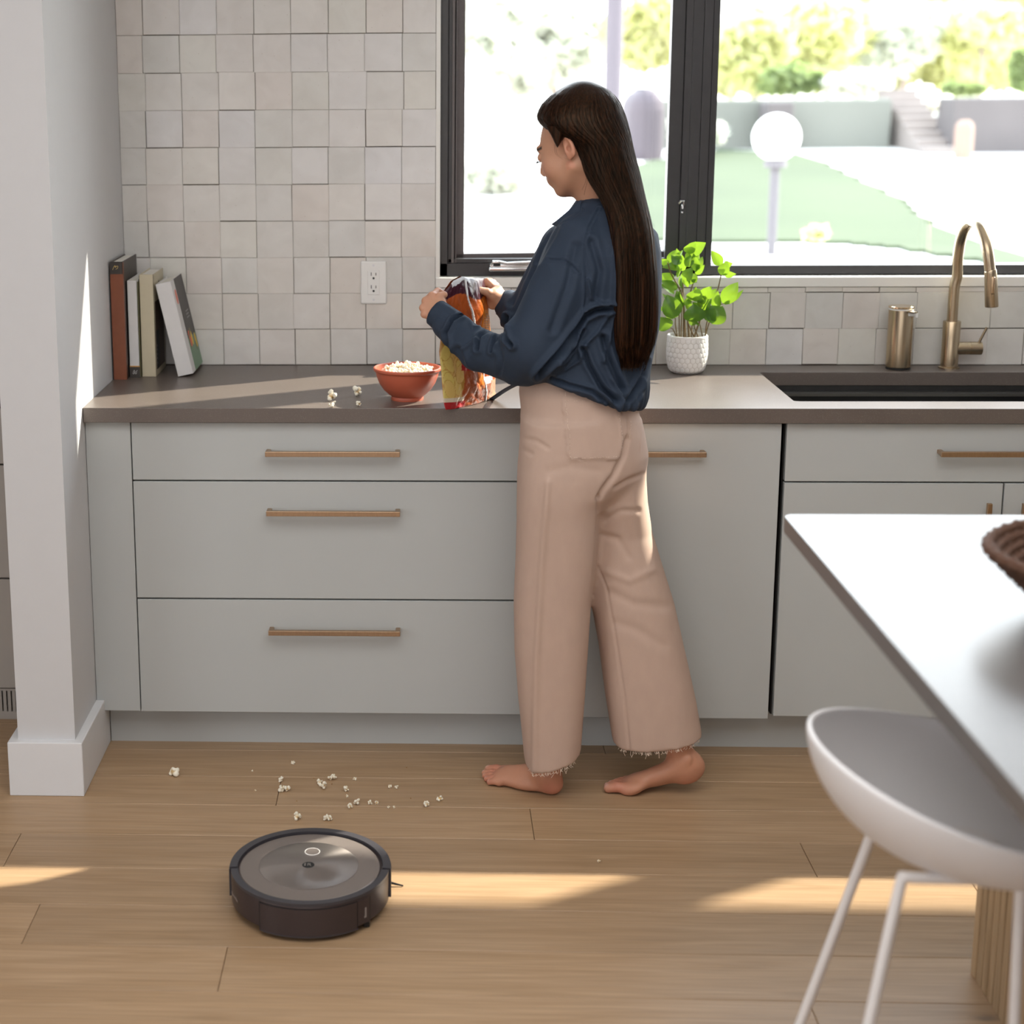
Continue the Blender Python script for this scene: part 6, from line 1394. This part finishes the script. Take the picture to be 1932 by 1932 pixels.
nk0 = np.array([0, -0.022, -0.045]); nk1 = HM.T @ (P(1126, 412, y=-.150)-HC)/HS
d = smin(d, dcap(G, nk0, nk1, 0.047, 0.039), 0.034)
for s_ in (-1, 1):
    Re = Matrix.Rotation(s_*math.radians(20), 3, 'Z') @ Matrix.Rotation(math.radians(-12), 3, 'X')
    c0 = (s_*0.0775, -0.022, 0.000); e = dell(G, c0, (0.0075, 0.0165, 0.0290), Re)
    e = smin(e, dell(G, (s_*0.0750, -0.015, -0.023), (0.006, 0.007, 0.009)), 0.006)
    e = smax(e, -dell(G, (s_*0.0865, -0.020, 0.003), (0.0085, 0.0105, 0.0200), Re), 0.003)
    e = smin(e, dell(G, (s_*0.0775, -0.013, -0.008), (0.0045, 0.006, 0.012)), 0.003)
    e = smax(e, -dell(G, (s_*0.079, -0.020, -0.004), (0.006, 0.0045, 0.0075)), 0.002)
    d = smin(d, e, 0.004)
V, F = snet(d, lo, h); V = relax(V, F, 1); F = orient(V, F)
col = np.tile(SKIN, (len(V), 1))
def tint(m_, c_): col[:] = col*(1-m_[:, None])+np.array(c_)*m_[:, None]
tint(np.exp(-((np.abs(V[:, 0])-.045)/.018)**2-((V[:, 1]-.075)/.03)**2-((V[:, 2]+.025)/.02)**2)*0.45, (0.58, 0.22, 0.15))
tint(((np.abs(V[:, 0]) > .066) & (np.abs(V[:, 1]+.022) < .03) & (np.abs(V[:, 2]) < .05))*0.35, (0.62, 0.24, 0.16))
tint(np.clip(1-np.sqrt(((np.abs(V[:, 0])-.079)/.006)**2+((V[:, 1]+.020)/.0055)**2+((V[:, 2]+.003)/.009)**2), 0, 1)*0.9, (0.10, 0.03, 0.02))
tint(((np.abs(V[:, 0]) < .021) & (V[:, 1] > .086) & (V[:, 2] < -.042) & (V[:, 2] > -.061)).astype(float)*0.75, (0.40, 0.12, 0.10))
tint(np.clip(1.5-np.abs((V[:, 2]-(.033-0.25*np.maximum(np.abs(V[:, 0])-.03, 0)))/.0035), 0, 1)*((V[:, 1] > .06) & (np.abs(V[:, 0]) > .012) & (np.abs(V[:, 0]) < .052)), (0.03, 0.018, 0.012))
add_part(HS*(V @ HM.T)+HC, F, col.copy())
# eyelashes
b = MB()
for k in range(9):
    a_ = -0.046+0.003*k; b.tube([W((a_, 0.0905-0.25*max(0, -a_-0.036), 0.003)), W((a_-0.001, 0.0945-0.25*max(0, -a_-0.036), 0.000)), W((a_-0.0015, 0.0970, 0.001))], [0.0006, 0.0004, 0.0002], 4)
lash = b

def hand(V_, lo, hi, prims, kk, h=0.0014):
    G = grid(lo, hi, h); d = None
    for pr_ in prims:
        e = dcap(G, *pr_[:4]); kq = pr_[4] if len(pr_) > 4 else kk; d = e if d is None else smin(d, e, kq)
    V, F = snet(d, lo, h); V = relax(V, F, 1); return V, orient(V, F)
p = lambda u, v, y: P(u, v, y=y)
Wr = p(829, 596, -.062); Kn = [p(816, 559, -.038), p(804, 568, -.042), p(799, 581, -.050), p(801, 593, -.060)]; rk = [0.0112, 0.0110, 0.0102, 0.0092]
PIP = [p(826, 550, -.012), p(815, 557, -.008), p(809, 571, -.012), p(810, 586, -.022)]; DIP = [p(838, 556, -.012), p(829, 565, -.004), p(822, 577, -.008), p(822, 590, -.018)]; TIP = [p(837, 566, -.022), p(829, 575, -.016), p(824, 586, -.020), p(824, 597, -.028)]
pr_ = [(Wr, p(850, 614, -.085), 0.023, 0.026, 0.01)]
for q in range(4): pr_.append((Wr, Kn[q], 0.018, rk[q]*1.02, 0.007))
pr_.append((Kn[0], Kn[3], 0.0080, 0.0072, 0.004))
for q in range(4):
    r = rk[q]; pr_ += [(Kn[q], PIP[q], r*0.92, r*0.84, 0.003), (PIP[q], DIP[q], r*0.84, r*0.76, 0.002), (DIP[q], TIP[q], r*0.76, r*0.66, 0.002)]
pr_ += [(Wr, p(833, 574, -.050), 0.017, 0.013, 0.012), (p(833, 574, -.050), p(829, 560, -.046), 0.012, 0.0105, 0.003), (p(829, 560, -.046), p(838, 556, -.040), 0.0102, 0.0085, 0.002)]
allp = np.array([q[0] for q in pr_]+[q[1] for q in pr_]); V, F = hand(None, tuple(allp.min(0)-0.03), tuple(allp.max(0)+0.03), pr_, 0.004)
col = np.tile(SKIN, (len(V), 1)); kd = np.min([np.linalg.norm(V-k_, axis=1) for k_ in Kn+PIP], axis=0); tint(np.exp(-(kd/.010)**2)*0.35, (0.60, 0.24, 0.17)); add_part(V, F, col.copy())
Wr2 = p(950, 569, .098); Kf = [p(934, 546, .112), p(938, 552, .122), p(942, 560, .128), p(944, 570, .130)]
Pf = [p(919, 531, .120), p(925, 531, .128), p(931, 533, .134), p(937, 538, .138)]; Df = [p(910, 541, .125), p(914, 544, .132), p(920, 548, .138), p(927, 554, .140)]; Tf = [p(911, 553, .122), p(915, 557, .128), p(920, 561, .132), p(927, 565, .134)]
pr_ = [(Wr2, p(972, 582, .088), 0.022, 0.025, 0.01), (Wr2, p(930, 573, .100), 0.019, 0.015, 0.012), (Wr2, p(929, 560, .098), 0.018, 0.016, 0.012)]
for q in range(4):
    r = rk[q]; pr_ += [(Wr2, Kf[q], 0.016, r, 0.010), (Kf[q], Pf[q], r*0.85, r*0.76, 0.0025), (Pf[q], Df[q], r*0.76, r*0.70, 0.0018), (Df[q], Tf[q], r*0.70, r*0.62, 0.0018)]
pr_ += [(Wr2, p(930, 558, .080), 0.017, 0.0135, 0.012), (p(930, 558, .080), p(919, 551, .070), 0.0125, 0.0105, 0.004), (p(919, 551, .070), p(906, 547.5, .066), 0.0102, 0.0088, 0.002), (p(932, 553, .085), p(940, 546, .10), 0.012, 0.011, 0.01)]
allp = np.array([q[0] for q in pr_]+[q[1] for q in pr_]); V, F = hand(None, tuple(allp.min(0)-0.03), tuple(allp.max(0)+0.03), pr_, 0.004)
col = np.tile(SKIN, (len(V), 1)); kd = np.min([np.linalg.norm(V-k_, axis=1) for k_ in Pf+Kf], axis=0); tint(np.exp(-(kd/.010)**2)*0.4, (0.62, 0.25, 0.17))
nl = np.linalg.norm(V-p(902, 545.5, .058), axis=1); tint(np.clip(1.6-nl/.0055, 0, 1)*0.8, (0.75, 0.52, 0.44)); add_part(V, F, col.copy())

def foot(org, dirv, m_, sc, lift):
    """org: back of the heel on the floor; m_ = +1 when the big toe lies to the left of the walking direction; lift tips the heel up about the ball"""
    h = 0.0020; lo = (-0.03, -0.07, -0.03); G = grid(lo, (0.27, 0.07, 0.20), h)
    toes = None
    T_ = [((.178, .026, .0155), (.222, .024, .0125), .0140, .0118), ((.186, .006, .0135), (.224, .004, .0100), .0098, .0085), ((.182, -.009, .0125), (.215, -.011, .0095), .0093, .0080), ((.174, -.022, .0120), (.203, -.025, .0090), .0090, .0076), ((.163, -.034, .0110), (.188, -.038, .0085), .0086, .0074)]
    for a_, b2, r0, r1 in T_:
        a_ = np.array([a_[0], a_[1]*m_, a_[2]]); b2 = np.array([b2[0], b2[1]*m_, b2[2]]); mid_ = (a_+b2)/2+np.array([0, 0, 0.0035])
        e = smin(dcap(G, a_, mid_, r0, (r0+r1)/2), dcap(G, mid_, b2, (r0+r1)/2, r1), 0.003); toes = e if toes is None else smin(toes, e, 0.0022)
    bx = 0.160; ca, sa = math.cos(lift), math.sin(lift)
    X, Y, Z = G; Xr = bx+(X-bx)*ca+(Z-0.010)*sa; Zr = 0.010-(X-bx)*sa*-1*-1+(Z-0.010)*ca
    Xr = bx+(X-bx)*ca-(Z-0.01)*(-sa); Zr = 0.01+(X-bx)*sa+(Z-0.01)*ca
    H = (Xr, Y, Zr)
    r_ = dell(H, (.034, 0, .030), (.035, .0275, .031)); r_ = smin(r_, dcap(H, (.045, 0, .050), (.150, .006*m_, .026), .031, .020), 0.02)
    r_ = smin(r_, dell(H, (.110, -.014*m_, .018), (.055, .024, .018)), 0.02); r_ = smin(r_, dell(H, (.158, .004*m_, .0195), (.032, .0435, .0185)), 0.015); r_ = smin(r_, dell(H, (.165, .028*m_, .017), (.022, .018, .0165)), 0.008)
    ak = dcap(G, (.045*1, 0, .060+lift*0.12), (.045+lift*0.10, 0, .19), .031, .036); r_ = smin(r_, ak, 0.022)
    for s_ in (-1, 1): r_ = smin(r_, dell(H, (.052, s_*.030, .072), (.010, .0055, .010)), 0.012)
    r_ = smin(r_, dcap(G, (.036+lift*0.06, 0, .055+lift*0.1), (.030+lift*0.10, 0, .12), .018, .016), 0.02)
    r_ = smax(r_, -Zr+0.0008, 0.006); d = smin(r_, toes, 0.009); d = smax(d, 0.0008-Z, 0.003)
    V, F = snet(d, lo, h); V = relax(V, F, 2); F = orient(V, F)
    col = np.tile(SKIN*np.array([1.0, 0.92, 0.9]), (len(V), 1))
    red = np.exp(-((V[:, 0]-.02)/.03)**2-((V[:, 2]-.02)/.03)**2)*0.55+np.exp(-((V[:, 0]-.20)/.025)**2)*0.45+np.exp(-((V[:, 2]-0)/.010)**2)*0.2; red = np.clip(red, 0, 1)[:, None]
    col = col*(1-red)+np.array([0.55, 0.19, 0.13])*red
    for a_, b2, r0, r1 in T_:
        q = np.array([b2[0]+r1*0.55, b2[1]*m_, b2[2]+r1*0.75]); w_ = np.clip(1.5-np.linalg.norm((V-q)/np.array([1, 1, 1]), axis=1)/(r1*0.62), 0, 1)[:, None]*0.6; col = col*(1-w_)+np.array([0.66, 0.42, 0.36])*w_
    dx = np.array([dirv[0], dirv[1], 0]); dx /= np.linalg.norm(dx); dy = np.array([-dx[1], dx[0], 0])
    Wd = np.array(org)[None, :]+sc*(V[:, :1]*dx+V[:, 1:2]*dy+V[:, 2:3]*np.array([0, 0, 1.0])); add_part(Wd, orient(Wd, F), col)
foot((1.066, -0.246, 0), (-0.866, 0.50), -1, 0.95, 0.0)
foot((1.397, -0.222, 0), (-0.985, 0.10), 1, 0.97, math.radians(11))
# hidden frame
h = 0.011; lo = (0.8, -0.36, 0.1); G = grid(lo, (1.36, 0.14, 1.42), h)
d = dcap(G, P(1110, 800, y=-.18), P(1110, 470, y=-.15), 0.085, 0.085); d = smin(d, dcap(G, P(1115, 470, y=-.15), W((0, -0.06, -0.15)), 0.06, 0.034), 0.02)
def chain(d, pts, rs, k=0.02):
    for i in range(len(pts)-1): d = smin(d, dcap(G, pts[i], pts[i+1], rs[i], rs[i+1]), k)
    return d
d = chain(d, [P(1085, 850, y=-.21), P(1045, 1140, y=-.23), (1.043, -0.232, 0.13)], [.06, .042, .028])
d = chain(d, [P(1150, 850, y=-.165), P(1170, 1000, y=-.165), P(1205, 1180, y=-.175), (1.345, -0.215, 0.15)], [.055, .045, .036, .026])
d = chain(d, [sh0, el, el2, P(905, 662, y=-.155), P(846, 612, y=-.075)], [.04, .036, .03, .024, .021])
d = chain(d, [P(1150, 470, y=-.05), e2, P(962, 577, y=.095)], [.04, .03, .022])
V, F = snet(d, lo, h); F = orient(V, F); add_part(V, F, np.tile(SKIN, (len(V), 1)))
off = 0; VV = []; FF = []; CC = []
for V, F, c_ in parts: VV.append(V); FF.append(F+off); CC.append(c_); off += len(V)
body = quads_obj('body', np.concatenate(VV), np.concatenate(FF), M['skin'], pe, colors=np.concatenate(CC))
lash.build('eyelashes', M['slot'], body)
